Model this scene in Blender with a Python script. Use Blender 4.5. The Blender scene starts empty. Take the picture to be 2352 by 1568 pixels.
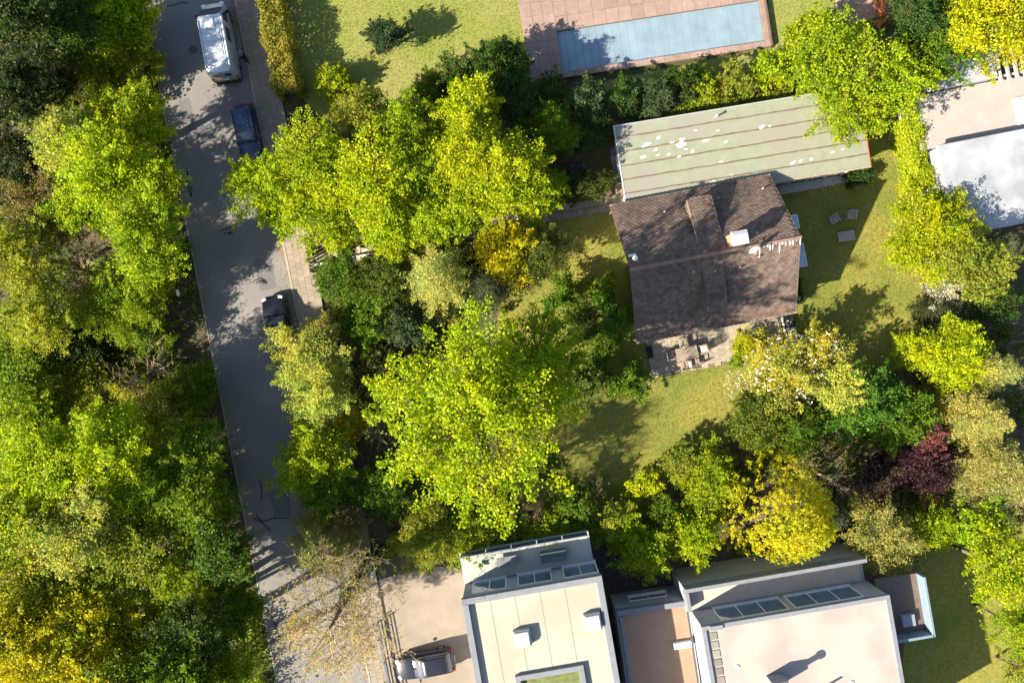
import bpy, math, random
import numpy as np
from mathutils import Vector, Matrix

R = math.radians
scene = bpy.context.scene
col = scene.collection

# ------------------------------------------------------------------ camera, sky, sun, exposure
ALT = 54.0                      # flying height of the camera above the ground, metres
SPAN = 80.0                     # metres of ground across the frame
cam_d = bpy.data.cameras.new('camera')
cam_d.sensor_width = 36.0
cam_d.lens = 36.0 * ALT / SPAN
cam_d.clip_end = 600.0
cam = bpy.data.objects.new('camera', cam_d)
cam.location = (0, 0, ALT)
cam.rotation_euler = (0, 0, 0)
col.objects.link(cam)
scene.camera = cam

SUN_EL = R(31.0)
SUN_AZ = R(30.0)                # direction the light travels, measured from +X
world = bpy.data.worlds.new('World')
scene.world = world
world.use_nodes = True
wn = world.node_tree.nodes
bg = wn['Background']
sky = wn.new('ShaderNodeTexSky')
sky.sky_type = 'NISHITA'
sky.sun_disc = False
sky.sun_elevation = SUN_EL
sky.sun_rotation = R(240)
world.node_tree.links.new(sky.outputs[0], bg.inputs[0])
bg.inputs[1].default_value = 0.07

sun_d = bpy.data.lights.new('sun', 'SUN')
sun_d.energy = 5.0
sun_d.angle = R(0.53)
sun_d.color = (1.0, 0.89, 0.71)
sun = bpy.data.objects.new('sun', sun_d)
dvec = Vector((math.cos(SUN_AZ) * math.cos(SUN_EL), math.sin(SUN_AZ) * math.cos(SUN_EL), -math.sin(SUN_EL)))
sun.rotation_euler = dvec.to_track_quat('-Z', 'Y').to_euler()
sun.location = (-60, -40, 60)
col.objects.link(sun)

scene.view_settings.view_transform = 'Standard'
scene.view_settings.look = 'None'
scene.view_settings.exposure = 1.76
scene.view_settings.gamma = 1.0
scene.view_settings.use_curve_mapping = False
scene.cycles.max_bounces = 6
scene.cycles.diffuse_bounces = 3
scene.cycles.transparent_max_bounces = 4
scene.cycles.transmission_bounces = 4

# ------------------------------------------------------------------ helpers
S = SPAN / 2352.0
def P(px, py, z=0.0):
    """a spot of the survey sheet (2352 x 1568 raster, read at height z) in metres"""
    k = (ALT - z) / ALT * S
    return Vector(((px - 1176) * k, (784 - py) * k, z))

def setp(o, label=None, cat=None, group=None, kind=None):
    if label: o['label'] = label
    if cat: o['category'] = cat
    if group: o['group'] = group
    if kind: o['kind'] = kind
    return o

def thing(name, label, cat, loc=(0, 0, 0), rz=0.0, group=None):
    o = bpy.data.objects.new(name, None)
    o.empty_display_size = 0.3
    o.location = loc
    o.rotation_euler = (0, 0, rz)
    col.objects.link(o)
    return setp(o, label, cat, group)

def link(name, mesh, parent=None, loc=None, rz=None):
    o = bpy.data.objects.new(name, mesh)
    col.objects.link(o)
    if parent: o.parent = parent
    if loc is not None: o.location = loc
    if rz is not None: o.rotation_euler = (0, 0, rz)
    return o

class MB:
    """collects boxes, prisms, tubes; build() links them as one mesh object"""
    def __init__(s): s.v = []; s.f = []
    def add(s, vs, fs):
        n = len(s.v)
        s.v += [tuple(v) for v in vs]
        s.f += [tuple(i + n for i in f) for f in fs]
        return s
    def box(s, c, d, rz=0.0, rx=0.0, ry=0.0):
        m = Matrix.Translation(c) @ Matrix.Rotation(rz, 4, 'Z') @ Matrix.Rotation(ry, 4, 'Y') @ Matrix.Rotation(rx, 4, 'X')
        x, y, z = d[0] / 2, d[1] / 2, d[2] / 2
        vs = [m @ Vector(p) for p in ((-x,-y,-z),(x,-y,-z),(x,y,-z),(-x,y,-z),(-x,-y,z),(x,-y,z),(x,y,z),(-x,y,z))]
        return s.add(vs, [(0,3,2,1),(4,5,6,7),(0,1,5,4),(1,2,6,5),(2,3,7,6),(3,0,4,7)])
    def cham(s, c, d, b, rz=0.0):
        """box with chamfered top edges"""
        m = Matrix.Translation(c) @ Matrix.Rotation(rz, 4, 'Z')
        x, y, z = d[0] / 2, d[1] / 2, d[2] / 2
        r = [(-x,-y),(x,-y),(x,y),(-x,y)]; q = [(-x+b,-y+b),(x-b,-y+b),(x-b,y-b),(-x+b,y-b)]
        vs = [m @ Vector((a, e, -z)) for a, e in r] + [m @ Vector((a, e, z - b)) for a, e in r] + [m @ Vector((a, e, z)) for a, e in q]
        fs = [(3,2,1,0),(8,9,10,11)]
        for i in range(4):
            j = (i + 1) % 4
            fs += [(i, j, 4 + j, 4 + i), (4 + i, 4 + j, 8 + j, 8 + i)]
        return s.add(vs, fs)
    def prism(s, pts, z0, z1):
        n = len(pts)
        a = sum(pts[i][0] * pts[(i+1) % n][1] - pts[(i+1) % n][0] * pts[i][1] for i in range(n))
        if a < 0: pts = pts[::-1]
        vs = [(p[0], p[1], z0) for p in pts] + [(p[0], p[1], z1) for p in pts]
        fs = [tuple(range(n))[::-1], tuple(range(n, 2 * n))] + [(i, (i+1) % n, n + (i+1) % n, n + i) for i in range(n)]
        return s.add(vs, fs)
    def poly(s, pts):
        return s.add(pts, [tuple(range(len(pts)))])
    def tube(s, pts, rad, n=6, cap=True):
        pts = [Vector(p) for p in pts]
        vs = []; fs = []
        for i, p in enumerate(pts):
            d = (pts[min(i + 1, len(pts) - 1)] - pts[max(i - 1, 0)])
            d = d.normalized() if d.length > 1e-9 else Vector((0, 0, 1))
            u = d.cross(Vector((0, 0, 1)) if abs(d.z) < 0.9 else Vector((1, 0, 0))).normalized()
            w = d.cross(u)
            r = rad[i] if hasattr(rad, '__len__') else rad
            for k in range(n):
                a = 2 * math.pi * k / n
                vs.append(p + (u * math.cos(a) + w * math.sin(a)) * r)
        for i in range(len(pts) - 1):
            for k in range(n):
                fs.append((i * n + k, i * n + (k + 1) % n, (i + 1) * n + (k + 1) % n, (i + 1) * n + k))
        if cap:
            fs.append(tuple(range(n))[::-1]); fs.append(tuple((len(pts) - 1) * n + k for k in range(n)))
        return s.add(vs, fs)
    def loft(s, rings, cap=True):
        n = len(rings[0]); vs = [p for r in rings for p in r]; fs = []
        for i in range(len(rings) - 1):
            for k in range(n):
                fs.append((i * n + k, i * n + (k + 1) % n, (i + 1) * n + (k + 1) % n, (i + 1) * n + k))
        if cap:
            fs.append(tuple(range(n))[::-1]); fs.append(tuple((len(rings) - 1) * n + k for k in range(n)))
        return s.add(vs, fs)
    def mesh(s, name, mat, smooth=False):
        me = bpy.data.meshes.new(name)
        me.from_pydata(s.v, [], s.f)
        if mat: me.materials.append(mat)
        if smooth: me.polygons.foreach_set('use_smooth', [True] * len(me.polygons))
        me.update()
        return me
    def build(s, name, mat, parent=None, smooth=False, loc=None, rz=None):
        return link(name, s.mesh(name, mat, smooth), parent, loc, rz)

# ------------------------------------------------------------------ materials
MATS = {}
def mat(name, c, rough=0.7, var=0.25, scale=3.0, c2=None, bump=0.0, bscale=40.0, metal=0.0, spec=0.4, coat=0.0, detail=6, c3=None, s3=0.4, obj=False):
    if name in MATS: return MATS[name]
    m = bpy.data.materials.new(name); m.use_nodes = True
    nt = m.node_tree; n = nt.nodes; l = nt.links
    b = n['Principled BSDF']
    b.inputs['Roughness'].default_value = rough
    b.inputs['Metallic'].default_value = metal
    b.inputs['Specular IOR Level'].default_value = spec
    if coat: b.inputs['Coat Weight'].default_value = coat; b.inputs['Coat Roughness'].default_value = 0.05
    tc = n.new('ShaderNodeTexCoord')
    if obj: co = tc.outputs['Object']
    else:
        g = n.new('ShaderNodeNewGeometry'); co = g.outputs['Position']
    t = n.new('ShaderNodeTexNoise'); t.inputs['Scale'].default_value = scale; t.inputs['Detail'].default_value = detail
    t.inputs['Roughness'].default_value = 0.65
    l.new(co, t.inputs['Vector'])
    rp = n.new('ShaderNodeValToRGB')
    rp.color_ramp.elements[0].position = 0.3; rp.color_ramp.elements[1].position = 0.7
    ca = c2 if c2 else tuple(x * (1 - var) for x in c)
    cb = c if c2 else tuple(min(1, x * (1 + var)) for x in c)
    rp.color_ramp.elements[0].color = (*ca, 1); rp.color_ramp.elements[1].color = (*cb, 1)
    l.new(t.outputs['Fac'], rp.inputs['Fac'])
    out = rp.outputs['Color']
    if c3:
        t3 = n.new('ShaderNodeTexNoise'); t3.inputs['Scale'].default_value = s3; t3.inputs['Detail'].default_value = 5
        l.new(co, t3.inputs['Vector'])
        r3 = n.new('ShaderNodeValToRGB'); r3.color_ramp.elements[0].position = 0.45; r3.color_ramp.elements[1].position = 0.62
        l.new(t3.outputs['Fac'], r3.inputs['Fac'])
        mx = n.new('ShaderNodeMix'); mx.data_type = 'RGBA'
        l.new(r3.outputs['Color'], mx.inputs[0]); l.new(out, mx.inputs[6]); mx.inputs[7].default_value = (*c3, 1)
        out = mx.outputs[2]
    l.new(out, b.inputs['Base Color'])
    if bump:
        tb = n.new('ShaderNodeTexNoise'); tb.inputs['Scale'].default_value = bscale; tb.inputs['Detail'].default_value = 4
        l.new(co, tb.inputs['Vector'])
        bp = n.new('ShaderNodeBump'); bp.inputs['Strength'].default_value = bump; bp.inputs['Distance'].default_value = 0.05
        l.new(tb.outputs['Fac'], bp.inputs['Height']); l.new(bp.outputs[0], b.inputs['Normal'])
    MATS[name] = m
    return m

def piece_mat(name, c, var=0.2, rough=0.8, scale=8.0, bump=0.2, bscale=60.0, c2=None):
    """like mat() but every object (piece) gets its own shade"""
    if name in MATS: return MATS[name]
    m = mat(name, c, rough, 0.15, scale, bump=bump, bscale=bscale)
    nt = m.node_tree; n = nt.nodes; l = nt.links; b = n['Principled BSDF']
    src = b.inputs['Base Color'].links[0].from_socket
    oi = n.new('ShaderNodeObjectInfo')
    mr = n.new('ShaderNodeMapRange'); mr.inputs[3].default_value = 1 - var; mr.inputs[4].default_value = 1 + var
    l.new(oi.outputs['Random'], mr.inputs[0])
    mx = n.new('ShaderNodeVectorMath'); mx.operation = 'SCALE'
    l.new(src, mx.inputs[0]); l.new(mr.outputs[0], mx.inputs['Scale'])
    l.new(mx.outputs[0], b.inputs['Base Color'])
    return m

def glass(name, c, rough=0.05):
    if name in MATS: return MATS[name]
    m = mat(name, c, rough, 0.1, 2.0, spec=0.9, coat=0.6)
    return m

def leaf_mat(name, trans=0.5, sat=1.0, spread=0.42, rough=0.55):
    """leaf: the tree's own colour (object colour), every leaf a little different"""
    if name in MATS: return MATS[name]
    m = bpy.data.materials.new(name); m.use_nodes = True
    nt = m.node_tree; n = nt.nodes; l = nt.links
    b = n['Principled BSDF']; b.inputs['Roughness'].default_value = rough; b.inputs['Specular IOR Level'].default_value = 0.25
    oi = n.new('ShaderNodeObjectInfo')
    at = n.new('ShaderNodeAttribute'); at.attribute_name = 'rnd'
    hs = n.new('ShaderNodeHueSaturation')
    mr = n.new('ShaderNodeMapRange'); mr.inputs[3].default_value = 1 - spread; mr.inputs[4].default_value = 1 + spread
    l.new(at.outputs['Fac'], mr.inputs[0]); l.new(mr.outputs[0], hs.inputs['Value'])
    mh = n.new('ShaderNodeMapRange'); mh.inputs[3].default_value = 0.515; mh.inputs[4].default_value = 0.485
    l.new(at.outputs['Fac'], mh.inputs[0]); l.new(mh.outputs[0], hs.inputs['Hue'])
    ge = n.new('ShaderNodeNewGeometry'); nz = n.new('ShaderNodeTexNoise'); nz.inputs['Scale'].default_value = 0.55; nz.inputs['Detail'].default_value = 3
    l.new(ge.outputs['Position'], nz.inputs['Vector'])
    rr = n.new('ShaderNodeValToRGB'); rr.color_ramp.elements[0].position = 0.36; rr.color_ramp.elements[1].position = 0.64
    rr.color_ramp.elements[0].color = (0.72, 0.88, 0.9, 1); rr.color_ramp.elements[1].color = (1.08, 1.06, 1.0, 1)
    l.new(nz.outputs['Fac'], rr.inputs['Fac'])
    tint = n.new('ShaderNodeVectorMath'); tint.operation = 'MULTIPLY'
    l.new(oi.outputs['Color'], tint.inputs[0]); l.new(rr.outputs['Color'], tint.inputs[1])
    l.new(tint.outputs[0], hs.inputs['Color'])
    l.new(hs.outputs[0], b.inputs['Base Color'])
    tr = n.new('ShaderNodeBsdfTranslucent')
    g = n.new('ShaderNodeVectorMath'); g.operation = 'MULTIPLY'; g.inputs[1].default_value = (1.15, 1.1, 0.5)
    l.new(hs.outputs[0], g.inputs[0]); l.new(g.outputs[0], tr.inputs['Color'])
    mx = n.new('ShaderNodeMixShader'); mx.inputs[0].default_value = trans
    l.new(b.outputs[0], mx.inputs[1]); l.new(tr.outputs[0], mx.inputs[2])
    l.new(mx.outputs[0], n['Material Output'].inputs['Surface'])
    MATS[name] = m
    return m

M_bark = mat('bark', (0.14, 0.10, 0.07), 0.9, 0.4, 12, bump=0.5, bscale=30)
M_twig = mat('twig', (0.34, 0.26, 0.17), 0.9, 0.3, 9)
M_leaf = leaf_mat('leaf')
M_petal = leaf_mat('petal', 0.2, spread=0.12)
M_asph = mat('asphalt', (0.185, 0.176, 0.170), 0.92, 0.2, 14.0, bump=0.5, bscale=60, c3=(0.215, 0.205, 0.195), s3=0.3, spec=0.2)
M_tar = mat('tar', (0.02, 0.02, 0.022), 0.5, 0.2, 6)
M_slab = piece_mat('paving_slab', (0.235, 0.195, 0.15), 0.14)
M_joint = mat('joint_sand', (0.14, 0.115, 0.08), 0.95, 0.3, 6, bump=0.3)
M_kerb = piece_mat('kerb_stone', (0.30, 0.27, 0.24), 0.12)
M_soil = mat('soil', (0.08, 0.062, 0.036), 0.95, 0.5, 1.5, bump=0.8, bscale=8, c3=(0.045, 0.06, 0.016), s3=0.35)
M_lawn = mat('lawn_grass', (0.22, 0.205, 0.046), 0.95, 0.28, 3.5, bump=0.5, bscale=70, c3=(0.15, 0.175, 0.036), s3=0.22, spec=0.1)
M_lawn2 = mat('greener_lawn', (0.195, 0.22, 0.05), 0.95, 0.22, 5, bump=0.5, bscale=45, c3=(0.24, 0.235, 0.075), s3=0.18, spec=0.1)
M_white = mat('white_paint', (0.75, 0.75, 0.73), 0.5, 0.06, 4)
M_glassd = glass('dark_glass', (0.02, 0.03, 0.04))
M_glassb = glass('blue_glass', (0.05, 0.11, 0.17))
M_steel = mat('steel', (0.5, 0.5, 0.5), 0.35, 0.1, 6, metal=0.8)
M_black = mat('black_plastic', (0.015, 0.015, 0.016), 0.55, 0.2, 8)
M_rubber = mat('rubber', (0.02, 0.02, 0.02), 0.85, 0.2, 10)

# ------------------------------------------------------------------ ground, road, pavement, lawns
def sheet(name, pts, z, m, kind='structure', parent=None):
    mb = MB()
    q = [P(*p) for p in pts]
    area = sum(q[i].x * q[(i+1) % len(q)].y - q[(i+1) % len(q)].x * q[i].y for i in range(len(q)))
    if area < 0: q = q[::-1]
    mb.poly([(p.x, p.y, z) for p in q])
    o = mb.build(name, m, parent)
    if kind and not parent: o['kind'] = kind
    return o

g = MB(); g.poly([(-250, -250, 0), (250, -250, 0), (250, 250, 0), (-250, 250, 0)])
setp(g.build('ground', M_soil), kind='structure')

RO = P(328, 0); RA = (P(638, 1568) - RO).normalized(); RN = Vector((-RA.y, RA.x, 0))
if RN.x < 0: RN = -RN
ROAD_ROT = math.atan2(RA.x, -RA.y)          # turn of the road off the Y axis
def RP(u, v, z=0.0):
    p = RO + RN * u + RA * v
    return Vector((p.x, p.y, z))
def to_road(p):
    d = Vector((p[0] - RO.x, p[1] - RO.y, 0))
    return d.dot(RN), d.dot(RA)
RW = 7.05      # road width
PW = 2.15      # pavement width
mb = MB()
n = 60
for i in range(n):
    v0 = -60 + i * 180 / n; v1 = v0 + 180 / n
    mb.poly([RP(0, v1, 0.012), RP(RW, v1, 0.012), RP(RW, v0, 0.012), RP(0, v0, 0.012)])
road = setp(mb.build('road', M_asph), kind='structure')

def ribbon(pts, w, z):
    """flat wobbly strip along pts (sheet coordinates)"""
    q = [P(*p) for p in pts]
    fine = []
    for i in range(len(q) - 1):
        for k in range(6): fine.append(q[i].lerp(q[i + 1], k / 6))
    fine.append(q[-1])
    rng = random.Random(int(pts[0][0] * 7 + pts[0][1]))
    L = []; Rr = []
    for i, p in enumerate(fine):
        d = (fine[min(i + 1, len(fine) - 1)] - fine[max(i - 1, 0)]).normalized()
        nn = Vector((-d.y, d.x, 0))
        off = nn * rng.uniform(-0.03, 0.03)
        ww = w * rng.uniform(0.6, 1.2) * 0.5
        L.append(p + off + nn * ww); Rr.append(p + off - nn * ww)
    m = MB()
    vs = [(p.x, p.y, z) for p in L] + [(p.x, p.y, z) for p in Rr]
    k = len(L)
    m.add(vs, [(k + i, k + i + 1, i + 1, i) for i in range(k - 1)])
    return m
tars = [[(360, 0), (362, 30), (358, 52)], [(360, 18), (392, 14), (420, 6), (432, 8)], [(431, 392), (433, 430), (438, 452), (442, 440), (434, 418)],
        [(506, 530), (530, 522), (554, 510)], [(515, 538), (524, 534), (536, 536)], [(530, 530), (526, 540)], [(596, 1100), (602, 1122), (600, 1146)],
        [(583, 1190), (600, 1196), (632, 1190), (668, 1187)], [(600, 1196), (622, 1218)], [(588, 1182), (600, 1196)], [(622, 1392), (624, 1412), (632, 1432), (642, 1462)],
        [(632, 1432), (662, 1428), (690, 1418)], [(624, 1394), (650, 1388), (668, 1380)], [(652, 1290), (656, 1312)]]
for t in tars: ribbon(t, 0.11, 0.017).build('tar_seam', M_tar, road)

# repair patches, a manhole and leaf litter on the asphalt
M_patch = mat('patch_asphalt', (0.13, 0.13, 0.135), 0.95, 0.2, 12, bump=0.4, bscale=60)
for u, v, w, l in ((4.6, 21.5, 1.3, 2.6), (1.2, 8.2, .9, 3.4), (5.3, 33, 1.1, 1.6), (2.2, 39.5, 1.5, 2.2)):
    m = MB(); m.poly([RP(u, v + l, .0145), RP(u + w, v + l, .0145), RP(u + w, v, .0145), RP(u, v, .0145)]); m.build('repair_patch', M_patch, road)
mh = MB(); mh.tube([RP(3.4, 26.2, .004), RP(3.4, 26.2, .019)], .32, 24); mh.build('manhole_cover', mat('cast_iron', (.09, .085, .08), .6, .2, 20, metal=.4), road)
mh = MB(); mh.tube([RP(3.1, 4.6, .004), RP(3.1, 4.6, .019)], .32, 24); mh.build('manhole_cover', MATS['cast_iron'], road)
# kerb stones between road and pavement, and the flush edging on the wood side
kst = MB().cham((0, 0, 0), (0.15, 0.99, 0.16), 0.015).mesh('kerb_stone', M_kerb)
pave = MB()
pave.prism([RP(RW + 0.16, -60), RP(RW + PW, -60), RP(RW + PW, 120), RP(RW + 0.16, 120)], 0.0, 0.105)
pavement = setp(pave.build('pavement', M_joint), kind='structure')
for i in range(-3, 60):
    p = RP(RW + 0.075, i + 0.5, 0.06)
    link('kerb_stone', kst, pavement, p, ROAD_ROT)
edge = MB().box((0, 0, 0), (0.10, 0.99, 0.06)).mesh('edging_stone', M_kerb)
for i in range(-3, 60):
    link('edging_stone', edge, road, RP(-0.05, i + 0.5, 0.0), ROAD_ROT)
# gutter: dry dirt collected along the kerb
M_dirt = mat('gutter_dirt', (0.21, 0.145, 0.095), 0.95, 0.3, 3)
mb = MB(); rng = random.Random(5)
prev = None
for i in range(0, 80):
    v = i * 0.7; w = 0.12 + 0.35 * max(0, math.sin(v * 0.35 + 1.1)) * rng.random()
    cur = (RP(RW - w, v, 0.0155), RP(RW - 0.005, v, 0.0155))
    if prev: mb.poly([cur[0], cur[1], prev[1], prev[0]])
    prev = cur
mb.build('gutter_dirt', M_dirt, road)
# pavement slabs: the stretches in view one by one, the rest joined
sl = MB().cham((0, 0, 0), (0.485, 0.485, 0.03), 0.006).mesh('paving_slab', M_slab)
rest = MB(); cnt = 0
for j in range(-4, 112):
    v = j * 0.5
    for i in range(4):
        u = RW + 0.17 + 0.245 + i * 0.495
        vv = v + (0.25 if i % 2 else 0.0)
        rz = ROAD_ROT + random.Random(j * 9 + i).uniform(-0.01, 0.01)
        p = RP(u, vv, 0.118)
        if (16 < v < 25.5) or (7 < v < 12.5) or (1 < v < 5.5) or v > 44:
            link('paving_slab', sl, pavement, p, rz); cnt += 1
        else:
            rest.cham(p, (0.485, 0.485, 0.03), 0.006, rz)
setp(rest.build('paving_slabs', M_slab, pavement), kind='stuff')

# lawns
LAWNS = {
 'lawn': [(1150, 640), (1265, 505), (1400, 480), (1990, 330), (2010, 250), (2090, 250), (2115, 420), (2120, 820), (1960, 900), (1700, 1010), (1545, 1060), (1500, 1190), (1250, 1190), (1140, 1120), (1140, 800)],
 'neighbour_lawn': [(615, -120), (1215, -120), (1250, 185), (1420, 285), (1380, 300), (1000, 320), (760, 300), (655, 180)],
 'pool_lawn': [(1770, -120), (2000, -120), (1950, 110), (1780, 170), (1400, 250), (1300, 205), (1760, 110)],
 'corner_lawn': [(2120, 1230), (2450, 1160), (2500, 1750), (2050, 1750), (2080, 1450)],
}
for i, (k, pts) in enumerate(LAWNS.items()):
    sheet(k, pts, 0.006 + 0.001 * i, M_lawn if i in (0, 3) else M_lawn2)

# ------------------------------------------------------------------ vegetation kit
def quad_mesh(name, V, m, rnd):
    """V: (N,4,3) corners -> mesh of N quads with a per-face value 'rnd'"""
    N = len(V)
    me = bpy.data.meshes.new(name)
    me.vertices.add(4 * N); me.loops.add(4 * N); me.polygons.add(N)
    me.vertices.foreach_set('co', V.astype(np.float32).ravel())
    me.loops.foreach_set('vertex_index', np.arange(4 * N, dtype=np.int32))
    me.polygons.foreach_set('loop_start', np.arange(0, 4 * N, 4, dtype=np.int32))
    a = me.attributes.new('rnd', 'FLOAT', 'FACE')
    a.data.foreach_set('value', rnd.astype(np.float32))
    me.materials.append(m)
    me.update(calc_edges=True)
    return me

def unit(a):
    return a / np.maximum(np.linalg.norm(a, axis=1, keepdims=True), 1e-9)

def leaves(pts, nrm, size, rng, wid=0.42, fold=0.10, axis=None):
    N = len(pts)
    n = unit(nrm)
    t = rng.normal(size=(N, 3)) if axis is None else axis + 0.35 * rng.normal(size=(N, 3))
    a = unit(t - (t * n).sum(1, keepdims=True) * n)
    b = np.cross(n, a)
    s = (size * rng.uniform(0.65, 1.3, N))[:, None]
    v0 = pts - a * s * 0.5
    v1 = pts + b * s * wid + n * s * fold + a * s * 0.05
    v2 = pts + a * s * 0.5 - n * s * fold * 0.5
    v3 = pts - b * s * wid + n * s * fold + a * s * 0.05
    return np.stack([v0, v1, v2, v3], 1)

SPEC = {  # leaf size, leaves per r^2, puff size range, height ratio, width
    'broad': (0.14, 1650, (0.24, 0.40), 0.85, 0.42),
    'maple': (0.145, 880, (0.11, 0.20), 0.95, 0.46),
    'fine':  (0.115, 2200, (0.22, 0.36), 0.85, 0.40),
    'thin':  (0.12, 1150, (0.20, 0.34), 0.85, 0.40),
}
LIB = {}
CLASSES = [0.5, 0.8, 1.2, 1.8, 2.6, 3.5, 4.6, 6.4]

def broad_lib(sp, rc, var):
    key = (sp, rc, var)
    if key in LIB: return LIB[key]
    size, dens, pr_rng, hr, wid = SPEC[sp]
    rng = np.random.default_rng(hash((sp, int(rc * 10), var)) % 100000 if False else int(rc * 100) + var * 7919 + sum(map(ord, sp)))
    npf = int(14 + rc * (16 if sp == 'maple' else 9))
    lob = rng.uniform(0.86 if sp == 'maple' else 0.72, 1.0, 5)                         # uneven outline: five lobes of different reach
    cen = []; pr = []
    for i in range(npf):
        th = rng.uniform(0, 2 * math.pi); zz = rng.uniform(-0.3, 1.0)
        rr = math.sqrt(max(0, 1 - zz * zz))
        if i % 5 == 0: rr *= rng.random(); zz = 0.55 + 0.4 * rng.random()      # some fill the middle of the top
        reach = lob[int(th / (2 * math.pi) * 5) % 5] * rng.uniform(0.55, 0.86)
        cen.append((math.cos(th) * rr * reach * rc, math.sin(th) * rr * reach * rc, zz * reach * rc * hr))
        pr.append(rc * rng.uniform(*pr_rng))
    cen = np.array(cen); pr = np.array(pr)
    N = int(dens * rc * rc * 0.5)
    w = pr ** 2; idx = rng.choice(npf, N, p=w / w.sum())
    d = unit(rng.normal(size=(N, 3)))
    flip = (d[:, 2] < 0) & (rng.random(N) < 0.5); d[flip, 2] *= -1
    rad = pr[idx] * np.abs(rng.normal(0.62, 0.30, N))
    pts = cen[idx] + d * rad[:, None] * np.array([1, 1, 0.7])
    nrm = 0.4 * d + np.array([0, 0, 0.5]) + 0.7 * rng.normal(size=(N, 3))
    # leafy sprays: flat branchlets reaching out of the crown, they make the feathery outline
    sp_p = []; sp_n = []
    Ls0 = 0.42 * rc ** 0.75 + 0.08
    k = max(8, int(Ls0 / size * 11)); ns = max(12, int(dens * rc * rc * 0.55 / k))
    for i in range(ns):
        j = rng.integers(npf); c = cen[j] + rng.normal(size=3) * pr[j] * 0.35
        o = c / max(np.linalg.norm(c), 1e-6) * 0.9 + 0.6 * rng.normal(size=3); o[2] = o[2] * 0.5 + 0.12
        o /= np.linalg.norm(o)
        sd = np.cross(o, [0, 0, 1.0]); sd /= max(np.linalg.norm(sd), 1e-6)
        L = Ls0 * rng.uniform(0.6, 1.35)
        tt = rng.uniform(0.05, 1.0, k)[:, None]
        lat = rng.normal(size=(k, 1)) * 0.20 * L * (1.05 - 0.75 * tt)
        sp_p.append(c + o * L * tt + sd * lat + np.array([0, 0, -0.12 * L]) * tt ** 2 + rng.normal(size=(k, 3)) * size * 0.3)
        sp_n.append(np.array([0, 0, 0.9]) + 0.65 * rng.normal(size=(k, 3)))
    # inner leaves
    Ni = int(N * 0.2)
    din = unit(rng.normal(size=(Ni, 3))) * (rng.random(Ni) ** 0.5)[:, None] * rc * 0.62
    din[:, 2] *= hr
    pts = np.concatenate([pts] + sp_p + [din]); nrm = np.concatenate([nrm] + sp_n + [rng.normal(size=(Ni, 3)) + np.array([0, 0, 0.6])])
    V = leaves(pts, nrm, size, rng, wid)
    rnd = np.clip(rng.normal(0.5, 0.25, len(V)), 0, 1)
    cm = quad_mesh('crown', V, M_leaf, rnd)
    # limbs and twigs
    mb = MB(); r2 = random.Random(var + int(rc * 10))
    for j in range(npf):
        c = Vector(cen[j]); st = Vector((0, 0, -0.65 * rc * hr)).lerp(Vector((0, 0, 0.25 * rc)), r2.random() * 0.8)
        mid = st.lerp(c, 0.5) + Vector((r2.uniform(-1, 1), r2.uniform(-1, 1), r2.uniform(0, 1))) * 0.08 * rc
        b0 = 0.012 + 0.02 * rc
        mb.tube([st, mid, c], [b0, b0 * 0.6, b0 * 0.25], 4, False)
        for k in range(3):
            e = c + Vector((r2.gauss(0, 1), r2.gauss(0, 1), r2.gauss(0.2, 0.8))).normalized() * pr[j] * r2.uniform(0.7, 1.05)
            mb.tube([mid.lerp(c, r2.uniform(0.4, 1)), c.lerp(e, 0.5), e], [b0 * 0.35, b0 * 0.22, 0.006], 3, False)
    bm_ = mb.mesh('branches', M_bark)
    LIB[key] = (cm, bm_)
    return LIB[key]

def conifer_lib(rc, var, kind):
    key = ('conifer', kind, rc, var)
    if key in LIB: return LIB[key]
    rng = np.random.default_rng(int(rc * 100) + var * 31 + (5 if kind == 'loose' else 9))
    hgt = rc * (2.3 if kind == 'loose' else 2.0)
    pts = []; ax = []; nr = []
    mb = MB(); r2 = random.Random(var * 5 + int(rc * 10))
    levels = int(9 + rc * 3)
    for lv in range(levels):
        f = lv / (levels - 1)                       # 0 bottom .. 1 top
        z = -hgt * 0.45 + hgt * 0.95 * f
        L0 = rc * (1 - f) ** 0.75 * 1.02 + 0.12
        nb = int(6 + 6 * (1 - f))
        for b in range(nb):
            th = 2 * math.pi * (b + rng.uniform(-0.35, 0.35)) / nb + lv * 0.7
            L = L0 * rng.uniform(0.72, 1.1); up = rng.uniform(-0.05, 0.22) - 0.18 * (1 - f)
            o = np.array([math.cos(th), math.sin(th), up]); o /= np.linalg.norm(o)
            sd = np.array([-math.sin(th), math.cos(th), 0])
            base = np.array([0, 0, z])
            mb.tube([base, base + o * L * 0.92], [0.012 + 0.008 * rc * (1 - f), 0.004], 3, False)
            ntw = max(4, int(L / 0.11))
            for k in range(ntw):
                t = (k + rng.random()) / ntw
                if t < 0.18: continue
                wv = 0.34 * L * (1 - t) ** 0.7 * (0.55 + 0.45 * rng.random()) + 0.07
                for s_ in (-1, 1):
                    m_ = max(2, int(wv / 0.085))
                    q = rng.random(m_)[:, None]
                    dirw = o * 0.65 + sd * s_; dirw /= np.linalg.norm(dirw)
                    pts.append(base + o * L * t + dirw * wv * q + rng.normal(size=(m_, 3)) * 0.03)
                    ax.append(np.repeat(dirw[None], m_, 0)); nr.append(np.array([0, 0, 1.0]) + 0.45 * rng.normal(size=(m_, 3)))
    pts = np.concatenate(pts); ax = np.concatenate(ax); nr = np.concatenate(nr)
    V = leaves(pts, nr, 0.19, rng, 0.17, 0.03, ax)
    cm = quad_mesh('crown', V, M_leaf, np.clip(rng.normal(0.5, 0.25, len(V)), 0, 1))
    bm_ = mb.mesh('branches', M_bark)
    LIB[key] = (cm, bm_)
    return LIB[key]

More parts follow.
